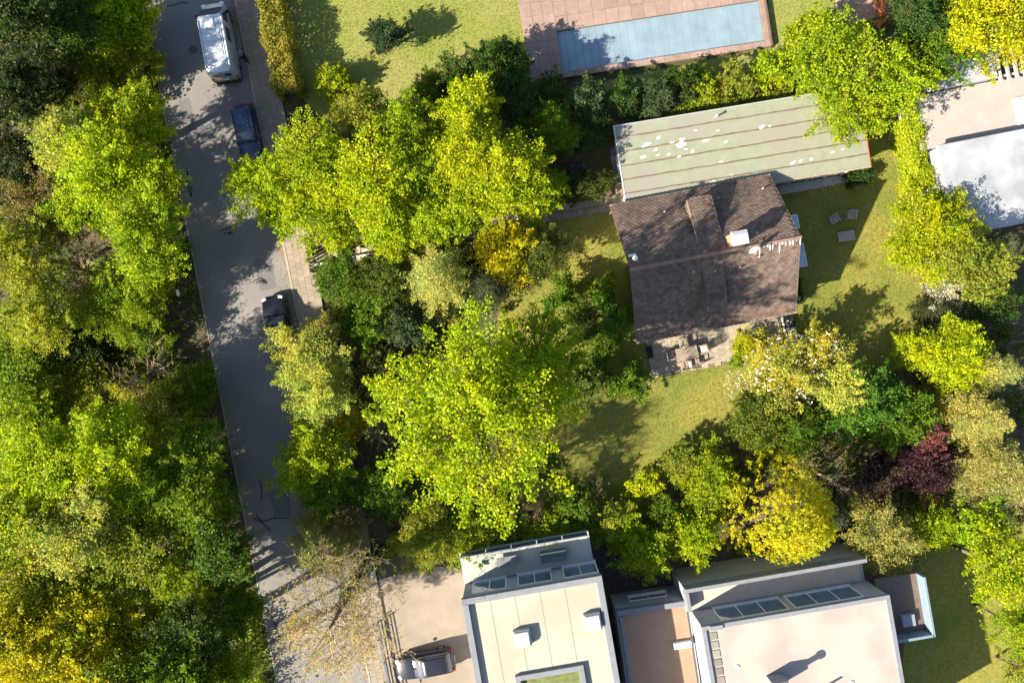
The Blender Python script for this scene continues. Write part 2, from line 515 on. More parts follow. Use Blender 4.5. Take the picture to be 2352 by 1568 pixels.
def column_lib(rc, var):
    """dense upright golden cypress: flame-shaped sprays over an egg-shaped body"""
    key = ('column', rc, var)
    if key in LIB: return LIB[key]
    rng = np.random.default_rng(77 + var)
    hr = 1.9
    pts = []; ax = []; nr = []
    ns = int(260 * rc)
    for i in range(ns):
        u = unit(rng.normal(size=(1, 3)))[0]; 
        if u[2] < -0.55: u[2] *= -1
        c = u * rc * np.array([1, 1, hr]) * rng.uniform(0.66, 0.95)
        c[:2] *= 1.12 - 0.55 * (c[2] / (rc * hr) + 0.3) * 0.8
        o = u * 0.6 + np.array([0, 0, 0.8]); o /= np.linalg.norm(o)
        k = 26; t = rng.random(k)[:, None]
        w = 0.16 * (1 - t) + 0.03
        pts.append(c + o * 0.62 * t + rng.normal(size=(k, 3)) * w * 0.8)
        ax.append(np.repeat(o[None], k, 0) + 0.3 * rng.normal(size=(k, 3))); nr.append(u + 0.6 * rng.normal(size=(k, 3)))
    pts = np.concatenate(pts); V = leaves(pts, np.concatenate(nr), 0.17, rng, 0.26, 0.03, np.concatenate(ax))
    cm = quad_mesh('crown', V, M_leaf, np.clip(rng.normal(0.5, 0.25, len(V)), 0, 1))
    mb = MB(); mb.tube([(0, 0, -rc * hr), (0, 0, rc * hr * 0.7)], [0.12, 0.03], 5)
    LIB[key] = (cm, mb.mesh('branches', M_bark))
    return LIB[key]

def grow(mb, rng, p, d, L, r, depth, tips, spread=0.55, lift=0.08, kids=(3, 5), seg=3):
    pts = [p]; q = p.copy(); dd = d.copy(); rad = [r]
    for i in range(seg):
        dd = (dd + Vector((rng.gauss(0, 1), rng.gauss(0, 1), rng.gauss(lift * 3, 0.8))) * 0.16).normalized()
        q = q + dd * L / seg
        pts.append(q.copy()); rad.append(max(0.008, r * (1 - 0.6 * (i + 1) / seg)))
    mb.tube(pts, rad, 5 if r > 0.05 else 3, False)
    if depth == 0:
        tips.append((pts[-1], dd)); tips.append((pts[len(pts) // 2], dd)); return
    for k in range(rng.randint(*kids)):
        t = rng.uniform(0.35, 1.0); i = min(seg - 1, int(t * seg)); b = pts[i].lerp(pts[i + 1], t * seg - i)
        nd = (dd + Vector((rng.gauss(0, 1), rng.gauss(0, 1), rng.gauss(0.15, 0.8))) * spread).normalized()
        grow(mb, rng, b, nd, L * rng.uniform(0.5, 0.75), max(0.006, rad[i] * 0.55), depth - 1, tips, spread, lift, kids, seg)

def bare_lib(rc, var):
    key = ('bare', rc, var)
    if key in LIB: return LIB[key]
    rng = random.Random(900 + var + int(rc * 10)); nr = np.random.default_rng(var + 3)
    mb = MB(); tips = []
    for i in range(int(9 + rc * 2)):
        th = rng.uniform(0, 6.28); el = rng.uniform(0.15, 1.2)
        d = Vector((math.cos(th) * math.cos(el), math.sin(th) * math.cos(el), math.sin(el)))
        grow(mb, rng, Vector((0, 0, -0.55 * rc)), d, rc * 0.75, 0.012 + 0.012 * rc, 2, tips, 0.55, 0.05, (3, 5))
    bm_ = mb.mesh('branches', M_twig)
    tp = np.array([t[0] for t in tips])
    keep = tp[nr.random(len(tp)) < 0.9]
    pts = np.repeat(keep, 2, 0) + nr.normal(size=(len(keep) * 2, 3)) * 0.06
    V = leaves(pts, np.array([0, 0, 0.6]) + nr.normal(size=pts.shape), 0.12, nr, 0.4)
    cm = quad_mesh('crown', V, M_leaf, nr.random(len(V)))
    LIB[key] = (cm, bm_)
    return LIB[key]

COLS = {
    'Y': (0.38, 0.435, 0.006), 'Y2': (0.45, 0.42, 0.006), 'L': (0.285, 0.36, 0.008), 'M': (0.125, 0.205, 0.010), 'D': (0.055, 0.10, 0.012),
    'O': (0.27, 0.295, 0.03), 'B': (0.22, 0.175, 0.05), 'G': (0.56, 0.42, 0.006), 'U': (0.055, 0.020, 0.028), 'K': (0.40, 0.375, 0.095),
    'V': (0.09, 0.13, 0.05), 'W': (0.55, 0.52, 0.38), 'T': (0.44, 0.455, 0.085),
}
TREES = []
def tree(sp, px, py, rpx, ztop, c, label, name=None, cat=None, base=None, group=None, hr=None, var=None, shape=(1, 1, 1), trunk_r=None):
    rng = random.Random(int(px * 13 + py * 7))
    h = hr or (SPEC[sp][3] if sp in SPEC else (1.2 if sp in ('loose', 'dense') else 1.9 if sp == 'column' else 0.8))
    zc = ztop * 0.6
    for _ in range(6):
        r = rpx * S * (ALT - zc) / ALT
        zc = max(0.45 * r, ztop - 0.92 * r * h)
    r = rpx * S * (ALT - zc) / ALT
    C = P(px, py, zc)
    rc = min(CLASSES, key=lambda q: abs(math.log(q / r)))
    v = rng.randint(0, 1) if var is None else var
    if sp in SPEC: lib = broad_lib(sp, rc, v)
    elif sp in ('loose', 'dense'): lib = conifer_lib(rc, v, sp)
    elif sp == 'column': lib = column_lib(rc, v)
    else: lib = bare_lib(rc, v)
    if base: B = P(*base)
    else:
        B = Vector((C.x + rng.uniform(-0.1, 0.1) * r, C.y + rng.uniform(-0.1, 0.1) * r, 0))
        u, vv = to_road(B)
        if -0.9 < u < RW + PW + 0.4:
            nu = -0.9 - rng.random() * 0.5 if u < 4.2 else RW + PW + 0.5
            B = RP(nu, vv)
    shrub = ztop < 4.2
    name = name or ('shrub' if shrub else 'tree')
    cat = cat or ('shrub' if shrub else 'tree')
    t = thing(name, label, cat, (B.x, B.y, 0), 0, group)
    L = Vector((C.x - B.x, C.y - B.y, zc))
    sc = r / rc
    hz = (h / SPEC[sp][3]) if sp in SPEC and hr else 1.0
    rz = rng.uniform(0, 6.28) if shape == (1, 1, 1) else shape[3] if len(shape) > 3 else 0
    cc = COLS[c] if isinstance(c, str) else c
    jit = rng.uniform(0.9, 1.12)
    for nm, me in (('crown', lib[0]), ('branches', lib[1])):
        o = link(nm, me, t, L, rz)
        o.scale = (sc * shape[0], sc * shape[1], sc * hz * shape[2])
        if nm == 'branches': o['kind'] = 'stuff'
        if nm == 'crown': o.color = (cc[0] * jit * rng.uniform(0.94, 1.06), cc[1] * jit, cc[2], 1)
    top = Vector((L.x, L.y, max(0.1, zc - 0.35 * r * h)))
    tr = trunk_r or (0.03 + 0.045 * r)
    mid = Vector((L.x * 0.35, L.y * 0.35, top.z * 0.5))
    MB().tube([(0, 0, -0.05), mid, top, Vector((L.x, L.y, zc + 0.2 * r))], [tr * 1.25, tr, tr * 0.75, tr * 0.3], 7).build('trunk', M_bark, t, True)
    TREES.append(t)
    return t

def scatter_leaves(name, pts, nrm, size, rng, parent=None, color=(0.1, 0.15, 0.02), wid=0.42, m=None, axis=None):
    V = leaves(pts, nrm, size, rng, wid, axis=axis)
    o = link(name, quad_mesh(name, V, m or M_leaf, np.clip(rng.normal(0.5, 0.27, len(V)), 0, 1)), parent)
    o.color = (*color, 1)
    return o

def hedge(name, label, a, b, w, h, color, dens=420, size=0.13, cat='hedge', bumpy=0.18, seed=1):
    """clipped hedge from a to b (ground metres): foliage shell, woody stems inside"""
    rng = np.random.default_rng(seed)
    a = Vector(a); b = Vector(b); d = b - a; L = d.length; th = math.atan2(d.y, d.x)
    t = thing(name, label, cat, ((a.x + b.x) / 2, (a.y + b.y) / 2, 0), th)
    N = int(dens * (L * w + 2 * L * h))
    x = rng.uniform(-L / 2, L / 2, N); f = rng.random(N)
    top = f < (w / (w + 2 * h)) * 1.25
    side = np.where(rng.random(N) < 0.5, -1, 1)
    y = np.where(top, rng.uniform(-w / 2, w / 2, N), side * w / 2)
    z = np.where(top, h, rng.uniform(0.05, h, N))
    wob = bumpy * (np.sin(x * 1.7 + seed) + 0.6 * np.sin(x * 4.1 + y * 3) + rng.normal(size=N) * 0.7)
    z = z + np.where(top, wob, 0); y = y + np.where(top, 0, wob * side)
    dep = rng.random(N) ** 2 * 0.25
    y = y * (1 - np.where(top, 0, dep)); z = z - np.where(top, dep, 0)
    pts = np.stack([x, y, z], 1)
    nrm = np.stack([np.zeros(N), np.where(top, 0, side), np.where(top, 1.0, 0.35)], 1) + 0.6 * rng.normal(size=(N, 3))
    scatter_leaves('foliage', pts, nrm, size, rng, t, color)
    mb = MB(); r2 = random.Random(seed)
    for i in range(int(L * 2.2)):
        xx = -L / 2 + (i + r2.random()) / 2.2; yy = r2.uniform(-0.2, 0.2) * w
        p0 = Vector((xx, yy, 0)); p1 = Vector((xx + r2.uniform(-.3, .3), yy + r2.uniform(-.3, .3) * w, h * 0.9))
        mb.tube([p0, p0.lerp(p1, .5), p1], [0.03, 0.02, 0.008], 4, False)
        for k in range(4):
            q = p0.lerp(p1, r2.uniform(.4, 1)); e = q + Vector((r2.uniform(-.4, .4), r2.uniform(-.5, .5) * w, r2.uniform(0, .3)))
            mb.tube([q, e], [0.01, 0.004], 3, False)
    mb.build('stems', M_twig, t)
    return t

def in_poly(x, y, poly):
    inside = np.zeros(len(x), bool); n = len(poly)
    for i in range(n):
        x0, y0 = poly[i]; x1, y1 = poly[(i + 1) % n]
        c = ((y0 > y) != (y1 > y)) & (x < (x1 - x0) * (y - y0) / (y1 - y0 + 1e-12) + x0)
        inside ^= c
    return inside
def scatter_in(pts, n, rng):
    q = [P(*p) for p in pts]; poly = [(p.x, p.y) for p in q]
    xs = [p[0] for p in poly]; ys = [p[1] for p in poly]
    out = np.zeros((0, 2))
    while len(out) < n:
        x = rng.uniform(min(xs), max(xs), n); y = rng.uniform(min(ys), max(ys), n)
        k = in_poly(x, y, poly); out = np.concatenate([out, np.stack([x[k], y[k]], 1)])
    return out[:n]

def undergrowth(name, label, pts, n, color, zmax=1.2, seed=3, size=0.17, clump=2.2, twigs=400):
    rng = np.random.default_rng(seed)
    nc = max(10, int(n / 220))
    cen = scatter_in(pts, nc, rng)
    idx = rng.integers(nc, size=n)
    rad = rng.uniform(0.35, clump * 0.5, nc)
    d = unit(rng.normal(size=(n, 3))); d[:, 2] = np.abs(d[:, 2])
    hh = rng.uniform(0.25, zmax, nc)
    p = np.concatenate([cen[idx], np.zeros((n, 1))], 1) + d * np.stack([rad[idx], rad[idx], hh[idx]], 1) * (0.35 + 0.65 * rng.random((n, 1)))
    p[:, 2] = np.maximum(p[:, 2], 0.03)
    # keep off the road and pavement
    u = (p[:, 0] - RO.x) * RN.x + (p[:, 1] - RO.y) * RN.y
    edge_ = -0.1 + 0.16 * np.sin(p[:, 1] * 1.3) * np.sin(p[:, 1] * 0.47 + 1) + rng.normal(size=len(p)) * 0.09
    ok = (u < edge_) | (u > RW + PW + 0.12)
    p = p[ok]; d = d[ok]
    o = scatter_leaves(name, p, d * 0.5 + np.array([0, 0, 0.6]) + 0.6 * rng.normal(size=p.shape), size, rng, None, color)
    setp(o, label, name.replace('_', ' '), kind='stuff')
    mb = MB(); r2 = random.Random(seed)
    for c in scatter_in(pts, twigs, rng):
        uu, _ = to_road(c)
        if -0.4 < uu < RW + PW + 0.5: continue
        a = Vector((c[0], c[1], 0.0))
        for k in range(3):
            e = a + Vector((r2.gauss(0, .7), r2.gauss(0, .7), r2.uniform(.3, zmax)))
            mb.tube([a, a.lerp(e, .5) + Vector((0, 0, .12)), e], [0.022, 0.015, 0.005], 3, False)
    o2 = mb.build('brushwood', M_twig)
    setp(o2, 'brown twigs and dead stems in ' + label.split(' ', 1)[1] if False else 'thin brown stems among the ' + label, 'brushwood', kind='stuff')
    return o

# ------------------------------------------------------------------ buildings
def lo(t, px, py, z=0.0):
    """sheet spot at height z in the local frame of thing t"""
    p = P(px, py, z) - Vector(t.location)
    p.z = z
    q = Matrix.Rotation(-t.rotation_euler[2], 3, 'Z') @ p
    return Vector((q.x, q.y, z))

M_brick = mat('plaster_cream', (0.55, 0.48, 0.38), 0.85, 0.1, 3, bump=0.2, bscale=50)
M_shing = piece_mat('bitumen_shingle', (0.122, 0.086, 0.070), 0.28, 0.9, 14)
M_shings = mat('bitumen_shingle_sheet', (0.122, 0.086, 0.070), 0.9, 0.22, 5, bump=0.5, bscale=30, c3=(0.10, 0.073, 0.06), s3=0.5)
_n = M_shings.node_tree.nodes; _l = M_shings.node_tree.links; _b = _n['Principled BSDF']; _src = _b.inputs['Base Color'].links[0].from_socket
_g = _n.new('ShaderNodeNewGeometry'); _mr = _n.new('ShaderNodeMapRange'); _mr.inputs[3].default_value = .72; _mr.inputs[4].default_value = 1.3
_l.new(_g.outputs['Random Per Island'], _mr.inputs[0]); _mx = _n.new('ShaderNodeVectorMath'); _mx.operation = 'SCALE'
_l.new(_src, _mx.inputs[0]); _l.new(_mr.outputs[0], _mx.inputs['Scale']); _l.new(_mx.outputs[0], _b.inputs['Base Color'])
M_under = mat('roof_felt', (0.05, 0.038, 0.032), 0.95, 0.3, 8)
M_felt = mat('green_roof_felt', (0.215, 0.232, 0.17), 0.9, 0.12, 1.6, bump=0.25, bscale=25, c3=(0.22, 0.215, 0.18), s3=0.3)
M_seam = mat('seam', (0.12, 0.085, 0.06), 0.9, 0.3, 6)
M_peel = mat('peeled_white', (0.5, 0.49, 0.46), 0.8, 0.05, 5)
M_wood = piece_mat('weathered_wood', (0.36, 0.28, 0.20), 0.15, 0.8, 14)
M_woodg = piece_mat('grey_wood', (0.30, 0.29, 0.28), 0.12, 0.85, 14)
M_fascia = mat('red_brown_fascia', (0.28, 0.10, 0.05), 0.7, 0.25, 4)
M_gutter = mat('gutter_metal', (0.36, 0.27, 0.20), 0.5, 0.2, 3, metal=0.3)
M_zinc = mat('zinc', (0.62, 0.62, 0.64), 0.42, 0.08, 3, metal=0.55)

# --- main house: gabled shingle roof
HC = P(1588, 606); HR = R(10.9)
house = thing('gabled_house', 'detached house with dark brown shingle gable roof and two shed dormers', 'house', (HC.x, HC.y, 0), HR)
EX, EY, ZE, ZR = 5.98, 5.08, 3.35, 6.45
def rz_at(y): return ZR - (ZR - ZE) * abs(y) / EY
wx, wy = EX - 1.12, EY - 0.8
zw = rz_at(wy) - 0.16
mb = MB()
mb.prism([(-wx, -wy), (wx, -wy), (wx, wy), (-wx, wy)], 0, zw)
for s_ in (-1, 1):
    mb.add([(s_ * wx, -wy, zw), (s_ * wx, wy, zw), (s_ * wx, 0, rz_at(0) - 0.2), (s_ * (wx - 0.3), -wy, zw), (s_ * (wx - 0.3), wy, zw), (s_ * (wx - 0.3), 0, rz_at(0) - 0.2)],
           [(0, 1, 2), (3, 5, 4), (0, 2, 5, 3), (1, 4, 5, 2)])
mb.build('wall', M_brick, house)
roof = MB()
for s_ in (-1, 1):
    roof.add([(-EX, 0, ZR), (EX, 0, ZR), (EX, s_ * EY, ZE), (-EX, s_ * EY, ZE), (-EX, 0, ZR - .15), (EX, 0, ZR - .15), (EX, s_ * EY, ZE - .15), (-EX, s_ * EY, ZE - .15)],
             [(0, 1, 2, 3) if s_ < 0 else (3, 2, 1, 0), (4, 5, 6, 7), (0, 4, 7, 3), (1, 2, 6, 5), (2, 3, 7, 6)])
roof = roof.build('roof', M_shings, house)
pitch = math.atan2(ZR - ZE, EY); SL = math.hypot(ZR - ZE, EY)
def tab(w, l, t, w2):
    """one shingle with a tapered lower end, y runs down the slope, lifted at the lower end"""
    m = MB(); h = w / 2; q = w2 / 2
    top = [(-h, 0, .004), (h, 0, .004), (h, l * .72, t), (q, l, t), (-q, l, t), (-h, l * .72, t)]
    bot = [(x, y, -.002) for x, y, z in top]
    m.add(top + bot, [(5, 4, 3, 2, 1, 0)] + [(i, (i + 1) % 6, 6 + (i + 1) % 6, 6 + i) for i in range(6)])
    return m
shm = tab(0.325, 0.31, 0.058, 0.15)
shmesh = shm.mesh('shingle', M_shing)
stuffN = MB(); stuffS = MB(); nsh = 0
rows = 28; cols_ = 36; rng = random.Random(2)
dN = (lo(house, 1582, 458, 5), lo(house, 1668, 545, 5))
for side in (1, -1):
    for i in range(rows):
        sdist = 0.12 + i * (SL - 0.3) / (rows - 1)
        for j in range(cols_):
            x = -EX + 0.2 + (j + (0.5 if i % 2 else 0)) * (2 * EX - 0.4) / cols_
            if x > EX - 0.175: continue
            y = sdist * math.cos(pitch); z = ZR - sdist * math.sin(pitch) + 0.004
            if side > 0 and -0.85 < x < 0.9 and 1.3 < y < 4.1: continue
            if side < 0 and -0.95 < x < 0.6 and 0.9 < y < 3.75: continue
            m4 = Matrix.Translation((x, side * y, z)) @ Matrix.Rotation(0 if side > 0 else math.pi, 4, 'Z') @ Matrix.Rotation(-pitch, 4, 'X') @ Matrix.Rotation(rng.uniform(-.015, .015), 4, 'Z')
            if side > 0 and x > 1.0 and nsh < 300 and i < 26:
                o = link('shingle', shmesh, roof); o.matrix_local = m4; nsh += 1
            else:
                (stuffN if side > 0 else stuffS).add([m4 @ Vector(v) for v in shm.v], shm.f)
setp(stuffN.build('shingles', M_shings, roof), kind='stuff'); setp(stuffS.build('shingles', M_shings, roof), kind='stuff')
# ridge tiles
rt = MB()
prof = [(math.cos(a) * .14, math.sin(a) * .10) for a in [math.pi * k / 6 for k in range(7)]]
rt.loft([[(0.0, y * 1.0, z) for y, z in prof], [(0.35, y * 0.9, z * 0.9) for y, z in prof]], False)
M_ridge = piece_mat('ridge_tile', (0.19, 0.125, 0.098), 0.15, 0.85, 10)
rtm = rt.mesh('ridge_tile', M_ridge, True)
for i in range(36):
    o = link('ridge_tile', rtm, roof, (-EX + 0.02 + i * 0.332, 0, ZR - 0.02)); o.rotation_euler = (0, R(-1.5), 0)
# pale mortar smears by the east end of the ridge
rng = random.Random(8)
for i in range(13):
    x = 3.1 + i * 0.23 + rng.uniform(-.06, .06); L = rng.uniform(.08, .5) * (1 if i % 3 else 1.6)
    m = MB(); w = rng.uniform(.03, .07)
    y0, y1 = -.10, -.10 - L
    zf = lambda y: rz_at(y) + 0.078
    m.poly([(x - w, y0, zf(y0)), (x - w * 1.4, (y0 + y1) / 2, zf((y0 + y1) / 2)), (x - w * .3, y1, zf(y1)), (x + w * .5, y1 * .9, zf(y1 * .9)), (x + w, (y0 + y1) / 2, zf((y0 + y1) / 2)), (x + w * .8, y0, zf(y0))])
    m.build('mortar_smear', M_peel, roof)
# dormers
def dormer(x0, x1, ya, yb, sgn, drop):
    za = rz_at(ya) + 0.05; zb = za - drop
    d = MB()
    t = .1
    A = [(x0, sgn * ya, za), (x1, sgn * ya, za), (x1, sgn * yb, zb), (x0, sgn * yb, zb)]
    d.add(A + [(p[0], p[1], p[2] - t) for p in A], [(0, 1, 2, 3), (7, 6, 5, 4), (0, 4, 5, 1), (1, 5, 6, 2), (2, 6, 7, 3), (3, 7, 4, 0)])
    rf = d.build('dormer_roof', M_shings, house)
    # shingle courses on the dormer roof
    nrow = int(math.hypot(yb - ya, drop) / .22); ncol = int((x1 - x0) / .33); ang = math.atan2(drop, yb - ya)
    st = MB()
    for i in range(nrow):
        f = (i + .05) / nrow
        for j in range(ncol + 1):
            x = x0 + .16 + (j + (.5 if i % 2 else 0)) * (x1 - x0 - .32) / ncol
            if x > x1 - .17: continue
            m4 = Matrix.Translation((x, sgn * (ya + (yb - ya) * f), za - drop * f + .004)) @ Matrix.Rotation(0 if sgn > 0 else math.pi, 4, 'Z') @ Matrix.Rotation(-ang, 4, 'X')
            st.add([m4 @ Vector(v) for v in shm.v], shm.f)
    setp(st.build('shingles', M_shings, rf), kind='stuff')
    c = MB(); zs = rz_at(yb - .12) - .05
    c.box((x0 + .09, 0, 0), (0.001, 0.001, 0.001))
    c = MB()
    for xx in (x0 + .06, x1 - .06):
        a = (xx - .03, sgn * (ya + .1), rz_at(ya + .1)); 
        P1 = [(ya + .1, rz_at(ya + .1) - .05), (ya + .1, za - t - .02), (yb - .12, zb - t + .02), (yb - .12, zs)]
        vs = [(xx - .03, sgn * y, z) for y, z in P1] + [(xx + .03, sgn * y, z) for y, z in P1]
        c.add(vs, [(0, 1, 2, 3), (7, 6, 5, 4), (0, 4, 5, 1), (1, 5, 6, 2), (2, 6, 7, 3), (3, 7, 4, 0)])
    c.box(((x0 + x1) / 2, sgn * (yb - .16), (zs + zb) / 2), (x1 - x0 - .1, .06, max(.1, zb - zs)))
    c.build('dormer_cheek', M_shings, house)
    w = MB(); w.box(((x0 + x1) / 2, sgn * (yb - .12), (zs + zb) / 2 - .02), (x1 - x0 - .4, .05, max(.1, zb - zs - .35)))
    w.build('dormer_window', M_glassd, house)
    f = MB(); f.box((x0 - .02, sgn * (ya + yb) / 2, (za + zb) / 2 - .03), (.05, yb - ya, .1), rx=-sgn * ang); f.build('dormer_trim', M_under if sgn < 0 else M_gutter, house)
dormer(-0.85, 0.92, 1.15, 4.2, 1, 0.75)
dormer(-0.98, 0.55, 0.75, 3.85, -1, 0.95)
# gutters, fascias
mb = MB(); mb.tube([(-EX, EY + .05, ZE - .06), (EX, EY + .05, ZE - .06)], .075, 8); mb.build('gutter', M_gutter, house)
mb = MB(); mb.tube([(-EX, -EY - .05, ZE - .06), (EX, -EY - .05, ZE - .06)], .075, 8); mb.build('gutter', mat('gutter_old', (0.30, 0.25, 0.20), .6, .3, 3), house)
for xx, yy in ((EX - .3, -EY + .1), (-EX + .3, EY - .2), (-EX + .3, -EY + .1)):
    MB().tube([(xx, yy, 0), (xx, yy, ZE - .1)], .045, 8).build('downpipe', M_gutter, house)
# dry leaves lying along the south eave
rngn = np.random.default_rng(4)
n_ = 420; x = rngn.uniform(-1, EX - .2, n_) ; yy = -EY + np.abs(rngn.normal(0, .16, n_)) + .04
z = np.array([rz_at(v) for v in yy]) + .045
o = scatter_leaves('leaf_litter', np.stack([x, yy, z], 1), np.array([0, 0, 1]) + .4 * rngn.normal(size=(n_, 3)), .11, rngn, house, (0.22, 0.10, 0.035)); o['kind'] = 'stuff'
# chimney, dish, vents
q = lo(house, 1697, 549, 7.2)
st = MB(); st.box((q.x, q.y + .05, 6.5), (.92, .78, 1.9)); ch = st.build('chimney', mat('chimney_brick', (0.36, 0.2, 0.14), .85, .2, 5, bump=.3), house)
cp = MB(); cp.cham((q.x, q.y + .05, 7.49), (1.14, .96, .09), .03); 
pr = [(-.5, .0), (-.4, .09), (-.2, .13), (.2, .13), (.4, .09), (.5, 0)]
cp.loft([[(q.x - .5, q.y + .05 + y * .8, 7.535 + z) for y, z in pr], [(q.x + .5, q.y + .05 + y * .8, 7.535 + z) for y, z in pr]])
cp.build('chimney_cap', M_zinc, ch)
q = lo(house, 1722, 547, 7.3)
dm = MB(); dm.tube([(q.x, -.02, 6.6), (q.x, -.02, 7.35)], .028, 7); dm.box((q.x, -.1, 7.15), (.06, .25, .06)); dish = dm.build('dish_mast', M_steel, house)
dd = MB(); ringN = 16; rings = []
axd = Vector((.1, -.86, .5)).normalized(); ux = Vector((1, 0, 0)); ux = (ux - axd * ux.dot(axd)).normalized(); uy = axd.cross(ux)
cdish = Vector((q.x + .08, -.22, 7.25))
for rr in (.02, .16, .28, .36):
    rings.append([cdish + (ux * math.cos(2 * math.pi * k / ringN) + uy * math.sin(2 * math.pi * k / ringN)) * rr + axd * (rr * rr * .9) for k in range(ringN)])
dd.loft(rings, False); dd.build('dish', M_white, dish, True)
MB().tube([cdish - uy * .3 + axd * .1, cdish + axd * .42], .014, 5).box(cdish + axd * .45, (.08, .08, .1)).build('dish_arm', mat('lnb', (.5, .42, .3), .5, .1), dish)
for px, py, zz in ((1525, 487, 4.2), (1649, 456, 4.2), (1750, 434, 4.0), (1705, 612, 6.4), (1748, 588, 6.6), (1645, 622, 6.2), (1745, 533, 6.7), (1592, 624, 6.1)):
    q = lo(house, px, py, zz); zb = rz_at(q.y)
    v_ = MB().tube([(q.x, q.y, zb - .1), (q.x, q.y, zb + .34)], .055, 9).build('vent_pipe', M_gutter, house, True)
    MB().tube([(q.x, q.y, zb + .34), (q.x, q.y, zb + .40)], [.085, .02], 9).build('vent_cap', M_gutter, v_)
q = lo(house, 1457, 594, 6.2)
MB().tube([(q.x, q.y, rz_at(q.y) - .1), (q.x, q.y, rz_at(q.y) + .55)], .12, 12).tube([(q.x, q.y, rz_at(q.y) + .55), (q.x, q.y, rz_at(q.y) + .58)], .19, 12).build('flue', M_white, house, True)
MB().box((q.x - .05, q.y + .28, rz_at(q.y + .28) + .06), (.55, .2, .05), rx=-pitch).build('flue_flashing', M_zinc, house)
# windows
def window(parent, c, w, h, axis, depth=.06, m=M_glassd, bars=1):
    """framed window in a wall; axis 'x+','x-','y+','y-' is the way it faces"""
    s_ = 1 if axis[1] == '+' else -1; a = axis[0]
    def bx(m_, u, v, du, dv, off, th):
        if a == 'x': m_.box((c[0] + s_ * off, c[1] + u, c[2] + v), (th, du, dv))
        else: m_.box((c[0] + u, c[1] + s_ * off, c[2] + v), (du, th, dv))
    p = MB(); bx(p, 0, 0, w, h, .012, .03)
    pane = p.build('window', m, parent)
    f = MB(); fw = .07
    for u in (-w / 2, w / 2): bx(f, u, 0, fw, h + fw, .03, depth)
    for v in (-h / 2, h / 2): bx(f, 0, v, w - fw, fw, .03, depth)
    for k in range(bars): bx(f, -w / 2 + (k + 1) * w / (bars + 1), 0, .05, h - fw, .028, depth * .8)
    f.build('window_frame', M_white, pane)
    sill = MB(); bx(sill, 0, -h / 2 - .07, w + .2, .04, .1, .2); sill.build('window_sill', M_zinc, pane)
    return pane
for x in (-3.8, 0.0): window(house, (x, -wy, 1.15), 2.2, 2.1, 'y-', bars=2)
window(house, (3.4, -wy, 1.45), 1.5, 1.2, 'y-')
for y in (-2.4, 1.8): window(house, (wx, y, 1.5), 1.6, 1.3, 'x+')
for y in (-2.2, 2.2): window(house, (-wx, y, 1.5), 1.3, 1.2, 'x-')
window(house, (-wx, 0, 4.3), 1.3, 1.1, 'x-'); window(house, (wx, 0, 4.3), 1.3, 1.1, 'x+')
for px, py, L in ((1829, 509, 1.0), (1845, 585, 1.7)):
    q = lo(house, px, py, 2.3)
    x1 = max(q.x + .1, wx + .5)
    a = MB(); a.box(((wx + x1) / 2, q.y, 2.3), (x1 - wx, L, .04)); cn = a.build('canopy', glass('canopy_glass', (.3, .42, .5), .15), house)
    f = MB()
    for yy in (-L / 2, 0, L / 2): f.box(((wx + x1) / 2, q.y + yy, 2.345), (x1 - wx, .05, .05))
    f.box((x1 + .02, q.y, 2.32), (.05, L + .05, .09)); f.build('canopy_frame', M_white, cn)

# --- flat-roofed wing
WC = P(1677, 360); WR = R(9.3)
wing = thing('flat_roofed_wing', 'long low flat-roofed wing with pale green felt sheets and peeling white patches', 'building', (WC.x, WC.y, 0), WR)
HX, HY, WZ = 9.15, 3.0, 2.85
MB().prism([(-HX + .4, -HY + .45), (HX - .4, -HY + .45), (HX - .4, HY - .35), (-HX + .4, HY - .35)], 0, WZ - .16).build('wall', M_brick, wing)
MB().box((0, 0, WZ - .08), (2 * HX - .08, 2 * HY - .08, .16)).build('roof_deck', M_under, wing)
edges = [(-HY), -2.05, -1.02, 0.0, 1.05, 2.1, HY]
for i in range(6):
    y0, y1 = edges[i], edges[i + 1]
    m = MB(); m.cham((0, (y0 + y1) / 2, WZ + .012 + .004 * (i % 2)), (2 * HX - .1, y1 - y0 - .035, .03), .006); m.build('roof_sheet', M_felt, wing)
    if i: 
        r2 = random.Random(i); m = MB(); nseg = 40; v = []
        for k in range(nseg + 1):
            x = -HX + .06 + (2 * HX - .12) * k / nseg
            w = .03 + .03 * r2.random(); yy = y0 + r2.uniform(-.02, .02)
            v += [(x, yy - w, WZ + .037), (x, yy + w, WZ + .037)]
        m.add(v, [(2 * k, 2 * k + 2, 2 * k + 3, 2 * k + 1) for k in range(nseg)]); m.build('seam', M_seam, wing)
for nm, c, d, mm in (('fascia', (HX, 0, WZ - .07), (.09, 2 * HY + .1, .26), M_fascia), ('fascia', (-HX, 0, WZ - .07), (.08, 2 * HY + .1, .25), M_zinc),
                     ('fascia', (0, -HY - .01, WZ - .06), (2 * HX + .1, .09, .24), mat('fascia_tan', (.36, .26, .18), .7, .2, 3)), ('fascia', (0, HY + .01, WZ - .06), (2 * HX + .1, .07, .22), M_zinc)):
    MB().cham(c, d, .015).build(nm, mm, wing)
pk = random.Random(11)
